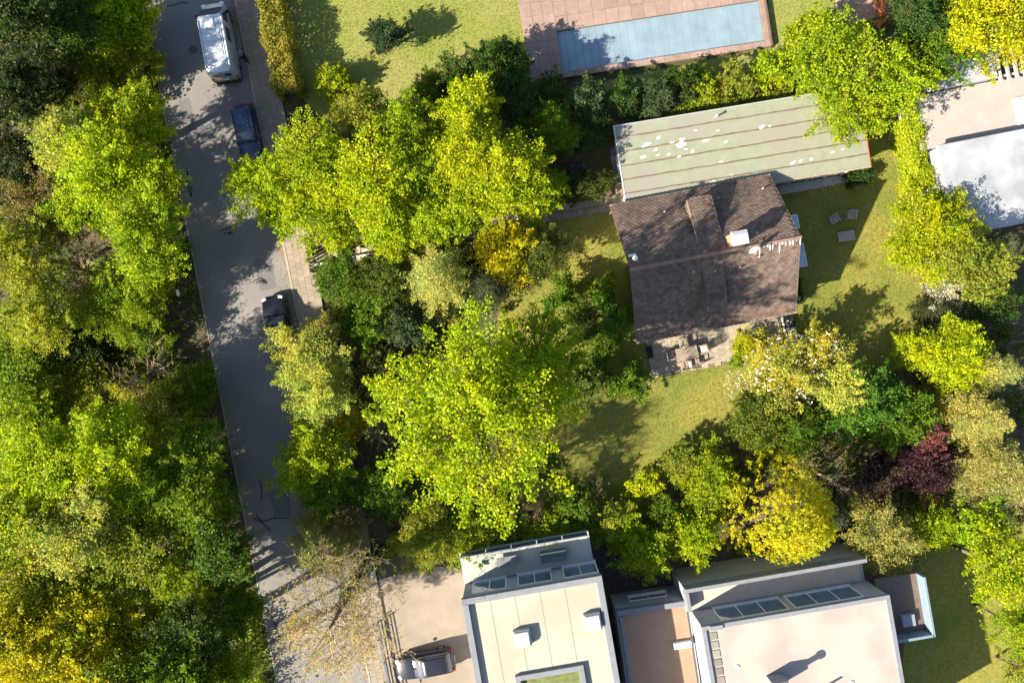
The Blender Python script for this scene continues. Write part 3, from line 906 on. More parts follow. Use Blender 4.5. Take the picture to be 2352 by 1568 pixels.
for px, py, s_ in ((1484, 333, 22), (1512, 318, 13), (1543, 328, 12), (1566, 332, 26), (1566, 321, 14), (1597, 300, 9), (1621, 323, 16), (1648, 300, 10), (1667, 326, 9), (1478, 361, 16), (1510, 357, 12), (1536, 355, 11),
                   (1590, 348, 10), (1750, 292, 14), (1768, 290, 8), (1575, 343, 9), (1655, 372, 11), (1639, 417, 16), (1492, 453, 11), (1680, 402, 8), (1820, 375, 14), (1838, 370, 11), (1863, 366, 10), (1912, 350, 9), (1935, 343, 10), (1505, 345, 10), (1560, 360, 9)):
    q = lo(wing, px, py, WZ); m = MB(); pts = []; asp = pk.uniform(.28, .6); a0 = pk.uniform(-.2, .5); kn = 11
    for k in range(kn):
        a = 2 * math.pi * k / kn; rr = s_ * S * .55 * pk.uniform(.55, 1.2)
        x, y = math.cos(a) * rr, math.sin(a) * rr * asp
        pts.append((q.x + x * math.cos(a0) - y * math.sin(a0), q.y + x * math.sin(a0) + y * math.cos(a0), WZ + .046))
    m.poly(pts); m.build('peeled_patch', M_peel, wing)
q = lo(wing, 1643, 270, 2.9)
vp = MB().tube([(q.x, q.y, WZ), (q.x, q.y, WZ + .55)], .07, 10).build('vent_pipe', M_zinc, wing, True)
MB().tube([(q.x, q.y, WZ + .55), (q.x, q.y, WZ + .62)], [.11, .03], 10).build('vent_cap', M_zinc, vp)
for i in range(5):
    window(wing, (2.6 + i * 1.42, -HY + .45, 1.25), 1.15, 1.9, 'y-', m=M_glassb, bars=0)
for i in range(5):   # white reveal boards standing out between the windows
    MB().box((1.95 + i * 1.42 + .65, -HY + .30, 1.3), (.12, .26, 2.3)).build('pier', M_white, wing)
window(wing, (HX - .4, 0, 1.3), 1.4, 1.3, 'x+')
window(wing, (-HX + .4, .6, 1.3), 1.2, 1.2, 'x-')
MB().box((-HX + .37, -1.3, 1.05), (.06, .95, 2.1)).build('door', mat('door_brown', (.2, .12, .07), .6, .2), wing)

# gravel strip under the wing
gs = thing('gravel_strip', 'strip of pale pebbles along the wing wall', 'gravel', (0, 0, 0))
gs['kind'] = 'structure'; del gs['label']; del gs['category']
poly = [(1785, 428), (1998, 392), (2000, 404), (1880, 432), (1790, 448)]
sheet('gravel_bed', poly, .022, mat('gravel', (.33, .32, .31), .9, .3, 30, bump=.6, bscale=60), None, gs)
rngn = np.random.default_rng(9)
pp = scatter_in(poly, 900, rngn)
pm = MB()
for c in pp:
    s_ = random.uniform(.03, .07); pm.add([(c[0] - s_, c[1], .02), (c[0], c[1] - s_ * .8, .02), (c[0] + s_, c[1], .02), (c[0], c[1] + s_ * .8, .02), (c[0], c[1], .02 + s_ * .8)], [(0, 1, 4), (1, 2, 4), (2, 3, 4), (3, 0, 4)])
setp(pm.build('pebbles', mat('pebble', (.42, .41, .40), .8, .3, 12), gs), kind='stuff')

# --- garden path of stone slabs
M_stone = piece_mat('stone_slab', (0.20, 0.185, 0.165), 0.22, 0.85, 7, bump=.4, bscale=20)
M_stonew = piece_mat('stone_slab_painted_sun', (0.42, 0.36, 0.29), 0.18, 0.85, 7, bump=.4, bscale=20)  # same stone, with sunlight put into a paler slab colour
gp = MB(); 
pl = [(716, 605), (880, 571), (1060, 534), (1258, 492), (1445, 462)]
for i in range(len(pl) - 1):
    a, b = P(*pl[i]), P(*pl[i + 1]); nn = Vector((-(b - a).y, (b - a).x, 0)).normalized() * .62
    gp.poly([(q.x, q.y, .02) for q in (a - nn, b - nn, b + nn, a + nn)])
gp.poly([tuple(P(*q)[:2]) + (.021,) for q in ((1402, 340), (1432, 335), (1448, 458), (1418, 470))])
path = setp(gp.build('garden_path', M_joint), kind='structure')
pr_ = random.Random(3)
stone_meshes = []
for k in range(5):
    m = MB(); w, l = pr_.uniform(.5, .62), pr_.uniform(.44, .6)
    m.cham((0, 0, 0), (w, l, .05), .012); stone_meshes.append((w, l, m))
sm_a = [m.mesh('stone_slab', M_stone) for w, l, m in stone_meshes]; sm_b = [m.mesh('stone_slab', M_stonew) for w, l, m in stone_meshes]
for i in range(len(pl) - 1):
    a, b = P(*pl[i]), P(*pl[i + 1]); d = (b - a); L = d.length; d.normalize(); nn = Vector((-d.y, d.x, 0)); th = math.atan2(d.y, d.x)
    for row in (-.3, .3):
        s_ = 0.3
        while s_ < L - .2:
            k = pr_.randrange(5)
            c = a + d * s_ + nn * (row + pr_.uniform(-.03, .03))
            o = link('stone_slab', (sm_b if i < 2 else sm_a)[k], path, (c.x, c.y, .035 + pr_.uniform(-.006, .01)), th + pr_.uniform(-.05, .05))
            s_ += stone_meshes[k][0] + .035
for j in range(8):
    for c_ in range(2):
        a = P(1409 + j * 2.3 + c_ * 16, 350 + j * 14.6 - c_ * 2.5)
        link('stone_slab', sm_a[(j * 2 + c_) % 5], path, (a.x, a.y, .036), R(100 if c_ else 10) * 1 + pr_.uniform(-.04, .04))

# --- terrace with slabs, south of the house
TC = P(1642, 792); terr = thing('terrace', None, None, (TC.x, TC.y, 0), R(10.6)); terr['kind'] = 'structure'
tq = [lo(terr, *p) for p in ((1497, 868), (1808, 809), (1778, 690), (1468, 752))]
x0, x1 = tq[0].x, tq[1].x; y0, y1 = tq[0].y, tq[2].y
MB().box(((x0 + x1) / 2, (y0 + y1) / 2, .03), (x1 - x0, y1 - y0, .1)).build('terrace_bed', M_joint, terr)
M_tslab = piece_mat('terrace_slab', (0.285, 0.245, 0.19), 0.12, 0.85, 5, bump=.3)
tsm = MB().cham((0, 0, 0), (.487, .487, .04), .008).mesh('terrace_slab', M_tslab)
nx, ny = int((x1 - x0) / .5), int((y1 - y0) / .5)
for i in range(nx):
    for j in range(ny):
        link('terrace_slab', tsm, terr, (x0 + .26 + i * .5 , y0 + .26 + j * .5 + (0.25 if i % 2 and j < ny - 1 else 0), .096 + pr_.uniform(-.002, .003)), pr_.uniform(-.008, .008))
MB().box((x1 + .06, (y0 + y1) / 2, .06), (.12, y1 - y0, .2)).build('kerb', M_white, terr)

# --- neighbours to the south: flat-roofed modern houses
M_conc = mat('concrete', (0.17, 0.182, 0.21), 0.8, 0.1, 1.5)
M_cream = mat('cream_roof', (0.35, 0.33, 0.27), 0.9, 0.07, 0.8, c3=(0.315, 0.29, 0.235), s3=0.3, bump=.1, bscale=30)
M_gravel = mat('pink_gravel_roof', (0.36, 0.315, 0.285), 0.95, 0.12, 14.0, c3=(0.30, 0.262, 0.24), s3=.35, bump=.3, bscale=50)
M_peach = mat('peach_deck', (0.30, 0.195, 0.135), 0.9, 0.1, 1.2, bump=.1)
M_render = mat('white_render', (0.32, 0.33, 0.345), 0.85, 0.05, 2)
def parapet(t, x0, y0, x1, y1, z, w, h, m, name='parapet'):
    p = MB()
    p.cham(((x0 + x1) / 2, y0 + w / 2, z + h / 2), (x1 - x0, w, h), .01)
    p.cham(((x0 + x1) / 2, y1 - w / 2, z + h / 2), (x1 - x0, w, h), .01)
    p.cham((x0 + w / 2, (y0 + y1) / 2, z + h / 2), (w, y1 - y0 - 2 * w - .004, h), .01)
    p.cham((x1 - w / 2, (y0 + y1) / 2, z + h / 2), (w, y1 - y0 - 2 * w - .004, h), .01)
    return p.build(name, m, t)
# house A
Ac = P(1073, 1308); A = thing('cream_roof_house', 'modern flat-roofed house with cream roof, two skylights and a glazed balcony', 'house', (Ac.x, Ac.y, 0), R(9.8))
q = lo(A, 1378, 1321, 6.0); ax = q.x + .1; AD = -13.0; AZ = 5.9
MB().prism([(0.06, -.06), (ax - .06, -.06), (ax - .06, AD), (.06, AD)], 0, AZ - .05).build('wall', M_render, A)
MB().box((ax / 2, AD / 2, AZ), (ax - .8, -AD - .8, .1)).build('roof', M_cream, A)
parapet(A, 0, AD, ax, 0, AZ - .04, .42, .38, M_conc)
for px, py in ((1200, 1466), (1362, 1428)):
    q = lo(A, px, py, AZ + .4); sk = MB().cham((q.x, q.y, AZ + .27), (1.15, 1.15, .46), .06).build('skylight', M_render, A)
    MB().cham((q.x, q.y, AZ + .55), (.98, .98, .12), .05).build('skylight_dome', glass('dome', (.55, .56, .62), .2), sk)
q = lo(A, 1270, 1570, AZ); parapet(A, q.x - 2.5, q.y - 3.5, q.x + 2.3, q.y + 1.1, AZ + .03, .35, .3, M_conc, 'light_well_rim')
MB().box((q.x - .1, q.y - 1.2, AZ + .06), (4.0, 3.8, .02)).build('planted_roof', mat('sedum', (.13, .15, .05), .95, .4, 3, bump=.5), A)
bz = 3.1; bd = 2.3
MB().box((ax / 2 - .1, bd / 2, bz - .12), (ax - .2, bd, .24)).build('balcony', M_render, A)
MB().box((ax / 2 - .1, bd / 2 - .1, bz + .012), (ax - .5, bd - .25, .02)).build('balcony_floor', mat('balcony_tiles', (.34, .35, .33), .8, .15, 1.5), A)
gl = MB(); 
for i in range(5): gl.box((.1 + (i + .5) * (ax - .4) / 5, bd - .06, bz + .5), ((ax - .4) / 5 - .06, .025, .95))
gl.build('glass_rail', M_glassb, A)
MB().box((ax / 2 - .1, bd - .06, bz + 1.0), (ax - .3, .07, .05)).build('hand_rail', M_conc, A)
for i in range(3): window(A, (1.9 + i * 3.3, -.06, 4.3), 2.4, 2.1, 'y+', m=M_glassb)
for i in range(3): window(A, (1.9 + i * 3.3, -.06, 1.4), 2.2, 2.0, 'y+', m=M_glassb)
for i in range(2): window(A, (.06, -3.5 - i * 4.5, 4.2), 1.4, 1.3, 'x-', m=M_glassb)
MB().box((3.4, 1.2, bz + .38), (1.5, .7, .05)).tube([(3.4, 1.2, bz), (3.4, 1.2, bz + .36)], .05, 6).build('balcony_table', M_conc, A)
MB().box((6.8, 1.0, bz + .22), (1.9, .8, .4)).box((6.8, 1.32, bz + .5), (1.9, .16, .5)).build('balcony_sofa', mat('sofa_teal', (.10, .15, .15), .9, .2), A)
for i in range(4):
    MB().box((1.9 + i * 1.75, AD / 2, AZ + .056), (.05, -AD - .9, .014)).build('roof_seam', mat('membrane_seam', (.29, .27, .22), .9, .1, 2), A)
# middle block C
Cc = P(1406, 1362); Cb = thing('peach_roof_block', 'low link block with peach roof terrace between the two modern houses', 'building', (Cc.x, Cc.y, 0), R(8.5))
q = lo(Cb, 1576, 1382, 3.2); cx = q.x
MB().prism([(-.2, -.05), (cx + .2, -.05), (cx + .2, -12), (-.2, -12)], 0, 3.0).build('wall', M_render, Cb)
MB().box((cx / 2, -6.2, 3.06), (cx - .1, 11.5, .1)).build('roof', M_peach, Cb)
MB().cham((cx / 2, -.22, 3.2), (cx + .3, .4, .5), .02).build('parapet', M_conc, Cb)
MB().cham((.1, -6.3, 3.15), (.28, 11.6, .4), .02).build('parapet', M_conc, Cb)
q = lo(Cb, 1568, 1480, 3.3); MB().cham((q.x, q.y, 3.28), (1.3, .45, .3), .04).build('roof_bench', M_white, Cb)
window(Cb, (cx / 2, -.05, 1.6), 2.8, .7, 'y+', m=M_glassd)
# house B
Bc = P(1559, 1361); B = thing('pink_gravel_house', 'large modern house with pale pink gravel roof and sunken front terrace', 'house', (Bc.x, Bc.y, 0), R(9.7))
q = lo(B, 2040, 1358, 6.3); bx_ = q.x; BD = -13.2; BZ = 6.3
MB().prism([(.06, -.06), (bx_ - .06, -.06), (bx_ - .06, BD), (.06, BD)], 0, BZ - .1).build('wall', M_render, B)
MB().box((bx_ / 2, BD / 2, BZ - .05), (bx_ - .5, -BD - .5, .1)).build('roof', M_gravel, B)
parapet(B, 0, BD, bx_, 0, BZ - .09, .3, .24, M_conc)
MB().prism([(-.3, 1.9), (bx_ - .2, 1.9), (bx_ - .2, -.05), (-.3, -.05)], 0, 3.5).build('front_wall', M_render, B)
MB().box((bx_ / 2 - .25, .95, 3.53), (bx_ - .4, 1.7, .06)).build('terrace_floor', mat('terrace_beige', (.44, .38, .32), .9, .1, 1.5), B)
MB().cham((bx_ / 2 - .25, 1.78, 3.95), (bx_ + .1, .28, .95), .02).build('terrace_parapet', M_conc, B)
MB().cham((-.17, .9, 3.9), (.28, 1.4, .85), .02).build('terrace_parapet', M_conc, B)
for i in range(2): window(B, (bx_ * (.30 + .4 * i), -.06, 4.9), bx_ * .36, 2.0, 'y+', m=M_glassb, bars=2)
MB().box((1.0, -.2, 6.45), (.9, .3, .2)).build('vent_box', M_conc, B)
pz = 4.9
bq = [lo(B, *p, pz + .4) for p in ((2050, 1320), (2113, 1320), (2141, 1453), (2070, 1475))]
xx0, xx1 = bx_ - .05, bq[2].x; yy0, yy1 = bq[2].y - .1, bq[1].y
MB().box(((xx0 + xx1) / 2, (yy0 + yy1) / 2, pz - .12), (xx1 - xx0, yy1 - yy0, .24)).build('side_balcony', mat('deck_brown', (.12, .09, .075), .8, .2), B)
p = MB()
p.cham((xx1 - .1, (yy0 + yy1) / 2, pz + .4), (.2, yy1 - yy0, .85), .02); p.cham(((xx0 + xx1) / 2, yy0 + .1, pz + .4), (xx1 - xx0 - .2, .2, .85), .02)
p.build('balcony_rail', mat('slate_blue', (.16, .22, .27), .6, .1), B)
MB().box(((xx0 + xx1) / 2 + .1, yy0 + 1.2, pz + .2), (.9, .8, .35)).build('balcony_box', mat('blue_grey', (.2, .22, .27), .7, .1), B)
MB().box(((xx0 + xx1) / 2, yy0 + .5, pz / 2 - .1), (.3, .3, pz)).build('balcony_post', M_conc, B)
q = lo(B, 1790, 1572, BZ + .8)
chB = MB().cham((q.x, q.y, BZ + .55), (1.1, .7, 1.3), .03).build('chimney', M_conc, B)
MB().tube([(q.x + .3, q.y, BZ + 1.2), (q.x + .3, q.y, BZ + 1.95)], .2, 12).tube([(q.x + .3, q.y, BZ + 1.95), (q.x + .3, q.y, BZ + 2.05)], .3, 12).build('flue', M_zinc, chB, True)
for xx, yy in ((2.0, -3.2), (9.6, -5.6), (5.4, -10.5)):
    MB().tube([(xx, yy, BZ - .01), (xx, yy, BZ + .05)], [.2, .16], 14).build('roof_drain', M_zinc, B)
for i in range(9):
    MB().cham((.75, -.8 - i * .62, BZ + .02), (.5, .5, .05), .01).build('roof_paver', M_stone, B)
q = lo(B, 1905, 1580, BZ + .4)
MB().tube([(q.x, q.y, BZ - .05), (q.x, q.y, BZ + .7)], .09, 8).build('vent_pipe', M_zinc, B, True)

# dark sunken yard between house A and the link block
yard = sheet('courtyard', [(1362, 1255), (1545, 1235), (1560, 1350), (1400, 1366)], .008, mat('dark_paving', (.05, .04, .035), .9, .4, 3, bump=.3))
# drive in front of house A
M_drive = mat('drive_paving', (.255, .212, .172), .9, .1, 1.2, bump=.2, bscale=25, c3=(.215, .18, .145), s3=.4)
sheet('drive', [(868, 1330), (1010, 1300), (1072, 1305), (1130, 1640), (930, 1690)], .010, M_drive)
# sliding gate of horizontal rails at the drive
ga, gb = P(868, 1425), P(902, 1600)
gd = gb - ga; gt = thing('sliding_gate', 'low slatted grey metal gate along the drive beside the pavement', 'gate', ga, math.atan2(gd.y, gd.x))
for i in range(5): MB().box((gd.length / 2, 0, .15 + i * .17), (gd.length, .04, .06)).build('rail', M_conc, gt)
for x in (0.05, gd.length / 2, gd.length - .05): MB().box((x, .05, .47), (.08, .06, .94)).build('post', M_conc, gt)
q = P(832, 1312); pb = thing('gate_pillar', 'short brown post box pillar at the corner of the drive', 'pillar', q, R(12))
MB().cham((0, 0, .55), (.42, .42, 1.1), .03).build('shaft', mat('rust_brown', (.30, .15, .07), .7, .2), pb); MB().cham((0, 0, 1.13), (.5, .5, .07), .02).build('cap', mat('cap_tan', (.4, .24, .12), .7, .2), pb)

# --- neighbour to the east
Rc = P(2155, 337, 3.3); Rh = thing('white_flat_house', 'white flat-roofed house with a lower beige roof, cut by the right edge', 'house', (Rc.x, Rc.y, 0), R(11))
MB().prism([(0.05, -.05), (14, -.05), (14, -6.6), (.05, -6.6)], 0, 3.2).build('wall', M_render, Rh)
MB().cham((7, -3.3, 3.27), (14.2, 6.8, .16), .03).build('roof', mat('white_roof', (.31, .33, .36), .85, .08, 1.5, c3=(.22, .24, .27), s3=.35), Rh)
MB().prism([(-.55, 0.1), (14, .1), (14, 4.2), (-.55, 4.2)], 0, 2.2).build('low_wall', M_render, Rh)
MB().cham((6.75, 2.15, 2.27), (14.8, 4.1, .14), .03).build('low_roof', mat('beige_roof', (.32, .29, .27), .9, .08, 1.0), Rh)
MB().prism([(1.0, 4.3), (5.3, 4.3), (5.3, 6.6), (1.0, 6.6)], 0, 3.0).build('annex_wall', M_render, Rh)
MB().cham((3.15, 5.45, 3.07), (4.5, 2.5, .14), .03).build('annex_roof', mat('grey_roof', (.30, .31, .35), .85, .06, 1.0), Rh)
window(Rh, (1.0, 5.4, 1.7), .9, 1.4, 'x-', m=M_glassd)
sl_ = MB().cham((1.5, 5.7, 3.2), (.7, .9, .2), .03).build('skylight', M_glassd, Rh)
for i in range(10): MB().box((5.7 + i * .62, 5.3, 2.95), (.16, 3.0, .2)).build('pergola_beam', M_woodg, Rh)
for i in range(2): MB().box((8.6, 4.3 + i * 2.3, 2.8), (6.2, .16, .18)).build('pergola_rail', M_woodg, Rh)
MB().cham((9.8, 1.6, 2.4), (6.0, 2.0, .14), .02).build('roof_panel', M_white, Rh)
for i in range(3): window(Rh, (.05, -1.5 - i * 1.9, 1.5), 1.2, 1.4, 'x-', m=M_glassb)

# --- swimming pool with cover in a raised paved deck
pk_ = P(1205, 170); pool = thing('pool_deck', 'long swimming pool under a pale blue cover in a pinkish paved deck', 'pool', (pk_.x, pk_.y, 0), R(8.7))
M_deck = piece_mat('pink_paving', (.25, .175, .15), .10, .9, 2.0, bump=.2)
c0 = lo(pool, 1236, 188, .3); L = lo(pool, 1768, 88, .3).x
pa, pb_ = lo(pool, 1278, 70, .2), lo(pool, 1756, 92, .2)
px0, px1 = pa.x, pb_.x; py0 = lo(pool, 1292, 166, .2).y; py1 = pa.y - .1
w0 = c0.y; wtop = py1 + 4.5; wl = .35
for nm, (a, b, c_, d) in enumerate(((wl, px0, w0, wtop), (px1, L, w0, wtop), (px0, px1, w0, py0), (px0, px1, py1, wtop))):
    MB().box(((a + b) / 2, (c_ + d) / 2, .12), (b - a, d - c_, .3)).build('deck_base', M_joint, pool)
    nxx = max(1, round((b - a) / 1.0)); nyy = max(1, round((d - c_) / 1.0)); sx, sy = (b - a) / nxx, (d - c_) / nyy
    tm = MB().cham((0, 0, 0), (sx - .02, sy - .02, .04), .006).mesh('deck_tile', M_deck)
    for i in range(nxx):
        for j in range(nyy): link('deck_tile', tm, pool, (a + (i + .5) * sx, c_ + (j + .5) * sy, .285))
M_cover = piece_mat('pool_cover', (.18, .25, .31), .04, .45, .6, bump=0.02, bscale=3)
ncv = 26; sx = (px1 - px0) / ncv
cm_ = MB().cham((0, 0, 0), (sx - .012, py1 - py0, .05), .012).mesh('cover_slat', M_cover)
for i in range(ncv): link('cover_slat', cm_, pool, (px0 + (i + .5) * sx, (py0 + py1) / 2, .08))
MB().box(((px0 + px1) / 2, (py0 + py1) / 2, .03), (px1 - px0, py1 - py0, .04)).build('pool_basin', mat('basin', (.12, .2, .25), .5, .1), pool)
MB().box((L + .06, (w0 + wtop) / 2, .2), (.12, wtop - w0, .5)).build('edge_wall', mat('deck_edge', (.10, .07, .065), .9, .2), pool)

# --- patio and rust-red shed at the top right
sheet('patio', [(1905, -60), (2000, -60), (2012, 40), (1970, 58), (1925, 40)], .012, mat('peach_patio', (.33, .235, .165), .9, .08, 2))
q = P(2030, 30); sh = thing('garden_shed', 'small rust-red timber shed at the top edge beside dark trees', 'shed', q, R(6))
shw = MB().box((0, 0, 1.0), (1.3, 2.4, 2.0)).build('wall', mat('rust_wood', (.24, .07, .03), .8, .3, 6), sh)
for i in range(6): MB().box((-.66, -1.0 + i * .4, 1.0), (.03, .36, 1.9)).build('plank', piece_mat('red_plank', (.26, .075, .03), .2), sh)
rf = MB().add([(-.9, -1.4, 1.95), (.9, -1.4, 2.3), (.9, 1.4, 2.3), (-.9, 1.4, 1.95), (-.9, -1.4, 1.88), (.9, -1.4, 2.23), (.9, 1.4, 2.23), (-.9, 1.4, 1.88)], [(0, 1, 2, 3), (7, 6, 5, 4), (0, 4, 5, 1), (1, 5, 6, 2), (2, 6, 7, 3), (3, 7, 4, 0)])
rf.build('roof', mat('shed_felt', (.13, .075, .06), .9, .3, 4), sh)

# ------------------------------------------------------------------ vehicles
def paint(name, c, rough=.25, metal=.3): return mat(name, c, rough, .03, 2, metal=metal, spec=.5, coat=.7)
def wheel(t, x, y, r=.32, w=.2):
    n_ = 20
    tyre = MB(); s_ = 1 if x > 0 else -1
    prof = [(-w / 2, r * .62), (-w / 2, r * .93), (-w * .38, r), (w * .38, r), (w / 2, r * .93), (w / 2, r * .62)]
    rings = [[(x + u, y + math.cos(2 * math.pi * k / n_) * rr, r + math.sin(2 * math.pi * k / n_) * rr) for k in range(n_)] for u, rr in prof]
    tyre.loft(rings); o = tyre.build('wheel', M_rubber, t, True)
    rim = MB(); rim.tube([(x + s_ * w * .3, y, r), (x + s_ * w * .53, y, r)], [r * .64, r * .55], n_)
    rim.build('rim', M_steel, o, False)
M_red = mat('tail_lamp', (.5, .02, .015), .25, .1, 3, coat=.5)
M_lamp = mat('head_lamp', (.75, .77, .8), .12, .05, 3, coat=.8)
M_plate = mat('number_plate', (.7, .7, .68), .5, .05)
def ring_cs(y, w, z0, z1, crown=.03):
    return [(-w * .90, y, z0), (-w, y, z0 + (z1 - z0) * .25), (-w, y, z0 + (z1 - z0) * .70), (-w * .93, y, z1 - .04), (-w * .80, y, z1), (0, y, z1 + crown),
            (w * .80, y, z1), (w * .93, y, z1 - .04), (w, y, z0 + (z1 - z0) * .70), (w, y, z0 + (z1 - z0) * .25), (w * .90, y, z0)]
def rrect(x, y0, y1, z, rr, n=4):
    """rounded rectangle in plan, counter-clockwise"""
    pts = []
    for cx, cy, a0 in ((x - rr, y0 + rr, -90), (x - rr, y1 - rr, 0), (-x + rr, y1 - rr, 90), (-x + rr, y0 + rr, 180)):
        for k in range(n + 1):
            a = R(a0 + 90 * k / n); pts.append((cx + rr * math.cos(a), cy + rr * math.sin(a), z))
    return pts
def car(label, loc, rz, L, W, Hh, pm, suv=False, screen=None, est=True):
    t = thing('parked_car', label, 'car', loc, rz, 'parked cars')
    w = W / 2; hl = L / 2; belt = .98 if suv else .90
    st_ = [(-hl, w * .72, .42, belt - .18), (-hl + .06, w * .86, .34, belt - .05), (-hl + .3, w * .96, .24, belt), (-hl * .4, w, .2, belt), (hl * .15, w, .2, belt),
           (hl * .38, w * .99, .2, belt + .02), (hl * .62, w * .975, .22, belt - .06), (hl - .32, w * .93, .26, belt - .17), (hl - .10, w * .84, .32, belt - .27), (hl, w * .66, .40, belt - .36)]
    body = MB().loft([ring_cs(*s_) for s_ in st_]).build('body', pm, t, True)
    yb, yf = (-hl + .12 if est else -hl + .75), hl * .40
    g = MB().loft([rrect(w * .90, yb, yf, belt - .02, .22), rrect(w * .82, yb + .14, yf - .42, (belt + Hh) / 2, .2), rrect(w * .71, yb + .34, yf - .86, Hh - .06, .18)])
    cab = g.build('windows', screen or M_glassd, t, True)
    rf = MB().loft([rrect(w * .725, yb + .30, yf - .84, Hh - .075, .18), rrect(w * .715, yb + .33, yf - .88, Hh - .03, .18), rrect(w * .55, yb + .6, yf - 1.12, Hh + .005, .15)]).build('roof', pm, t, True)
    for s_ in (-1, 1):
        for (a, b) in (((s_ * w * .885, yf - .05, belt - .02), (s_ * w * .70, yf - .9, Hh - .06)), ((s_ * w * .885, yb + .08, belt - .02), (s_ * w * .70, yb + .36, Hh - .06)), ((s_ * w * .90, -.1, belt - .02), (s_ * w * .715, -.15, Hh - .06)), ((s_ * w * .9, -hl * .55, belt - .02), (s_ * w * .715, -hl * .52, Hh - .06))):
            MB().tube([a, b], .035, 5).build('pillar', pm, t)
        MB().tube([(s_ * w * .66, yb + .5, Hh + .02), (s_ * w * .66, yf - 1.15, Hh + .02)], .018, 5).build('roof_rail', M_black if not suv else M_steel, t)
        m = MB().cham((s_ * (w + .1), yf - .42, belt + .08), (.2, .12, .14), .03).build('mirror', pm, t)
        MB().cham((s_ * w * .68, hl - .22, belt - .22), (.34, .22, .12), .03, rz=-s_ * .35).build('headlight', M_lamp, t)
        MB().cham((s_ * w * .78, -hl + .08, belt - .10), (.3, .12, .16), .03).build('taillight', M_red, t)
        for yy in (hl * .62, -hl * .60): wheel(t, s_ * (w - .1), yy, .33 if suv else .31)
        MB().box((s_ * (w + .005), -.15, belt - .12), (.02, .2, .03)).build('door_handle', M_black, t)
    MB().box((0, hl - .01, .5), (.5, .04, .11)).build('number_plate', M_plate, t)
    MB().box((0, -hl + .0, .6), (.5, .04, .11)).build('number_plate', M_plate, t)
    MB().box((0, hl - .03, belt - .4), (w * 1.0, .06, .16)).build('grille', M_black, t)
    for s_ in (-.35, .35): MB().tube([(s_ * w, yf - .01, belt + .03), (s_ * w + .35, yf - .12, belt + .07)], .012, 4).build('wiper', M_black, t)
    return t
c2 = P(575, 313); car('dark blue estate car parked behind the silver van, bonnet under a tree', c2, ROAD_ROT + math.pi, 4.5, 1.8, 1.47, paint('paint_blue', (.012, .030, .075)), screen=glass('screen_sky', (.03, .06, .10)))
c3_ = P(645, 748); car('black car half hidden by a pale flowering tree, headlights facing up the road', c3_, ROAD_ROT, 4.7, 1.88, 1.52, paint('paint_black', (.010, .012, .02)), suv=True)
c4 = P(979, 1516); car('dark car on the drive beside the cream-roofed house, red tail lamps', c4, R(101), 4.6, 1.84, 1.5, paint('paint_dark', (.018, .02, .03)), screen=glass('screen_pale', (.05, .055, .08)))

# silver camper van
vc = P(516, 107); van = thing('camper_van', 'silver high-roofed camper van parked at the top of the road', 'van', vc, ROAD_ROT - R(.9))
pv = mat('van_silver', (.50, .53, .56), .3, .03, 2, metal=.35, coat=.6)
def vr(y, w, wr, z0, z1):
    return [(-w * .93, y, z0), (-w, y, z0 + .25), (-w, y, z0 + (z1 - z0) * .5), (-(w * .4 + wr * .6), y, z1 - .30), (-wr - .02, y, z1 - .07), (-wr + .08, y, z1), (0, y, z1 + .02),
            (wr - .08, y, z1), (wr + .02, y, z1 - .07), (w * .4 + wr * .6, y, z1 - .30), (w, y, z0 + (z1 - z0) * .5), (w, y, z0 + .25), (w * .93, y, z0)]
VS = [(-2.98, .93, .80, .40, 2.42), (-2.92, 1.0, .86, .30, 2.5), (-2.0, 1.025, .88, .28, 2.52), (0.9, 1.025, .88, .28, 2.52), (1.3, 1.02, .86, .28, 2.44), (1.62, 1.01, .80, .28, 2.12),
      (2.22, 1.0, .86, .28, 1.46), (2.34, .99, .86, .28, 1.34), (2.72, .95, .78, .30, 1.16), (2.92, .86, .64, .34, .98), (3.0, .72, .5, .42, .78)]
vb = MB().loft([vr(*s_) for s_ in VS]).build('body', pv, van, True)
MB().add([(-.80, 1.36, 2.42), (.80, 1.36, 2.42), (.88, 2.26, 1.485), (-.88, 2.26, 1.485), (-.6, 1.33, 2.46), (.6, 1.33, 2.46), (.66, 2.30, 1.50), (-.66, 2.30, 1.50)],
         [(0, 3, 7, 4), (4, 7, 6, 5), (5, 6, 2, 1)]).build('windscreen', M_glassd, van)
for s_ in (-1, 1):
    MB().add([(s_ * 1.02, 1.95, 1.35), (s_ * 1.03, 1.0, 1.35), (s_ * .965, 1.0, 2.02), (s_ * .955, 1.5, 2.02)], [(0, 1, 2, 3) if s_ > 0 else (3, 2, 1, 0)]).build('side_window', M_glassd, van)
    MB().add([(s_ * 1.035, .55, 1.4), (s_ * 1.035, -.55, 1.4), (s_ * .975, -.55, 2.0), (s_ * .975, .55, 2.0)], [(0, 1, 2, 3) if s_ > 0 else (3, 2, 1, 0)]).build('side_window', M_glassd, van)
    MB().cham((s_ * 1.16, 1.85, 1.5), (.26, .14, .3), .04).build('mirror', M_black, van)
    MB().cham((s_ * .70, 2.72, 1.06), (.3, .36, .16), .05, rz=-s_ * .3).build('headlight', M_lamp, van)
    MB().cham((s_ * .93, -2.97, 1.0), (.14, .1, .62), .02).build('taillight', M_red, van)
    MB().box((s_ * .45, -2.99, 1.72), (.5, .05, .42)).build('rear_window', M_glassd, van)
    for yy in (1.9, -1.75): wheel(van, s_ * .92, yy, .34, .22)
    MB().box((s_ * 1.04, -.9, .7), (.03, 2.2, .06)).build('sill_trim', M_steel, van)
for y in (-2.35, -1.75, -1.15, -.55, .05): MB().cham((0, y, 2.545), (1.34, .30, .05), .02).build('roof_rib', pv, van)
hatch = MB().cham((-.05, .62, 2.58), (.78, .72, .10), .03).build('roof_hatch', M_white, van)
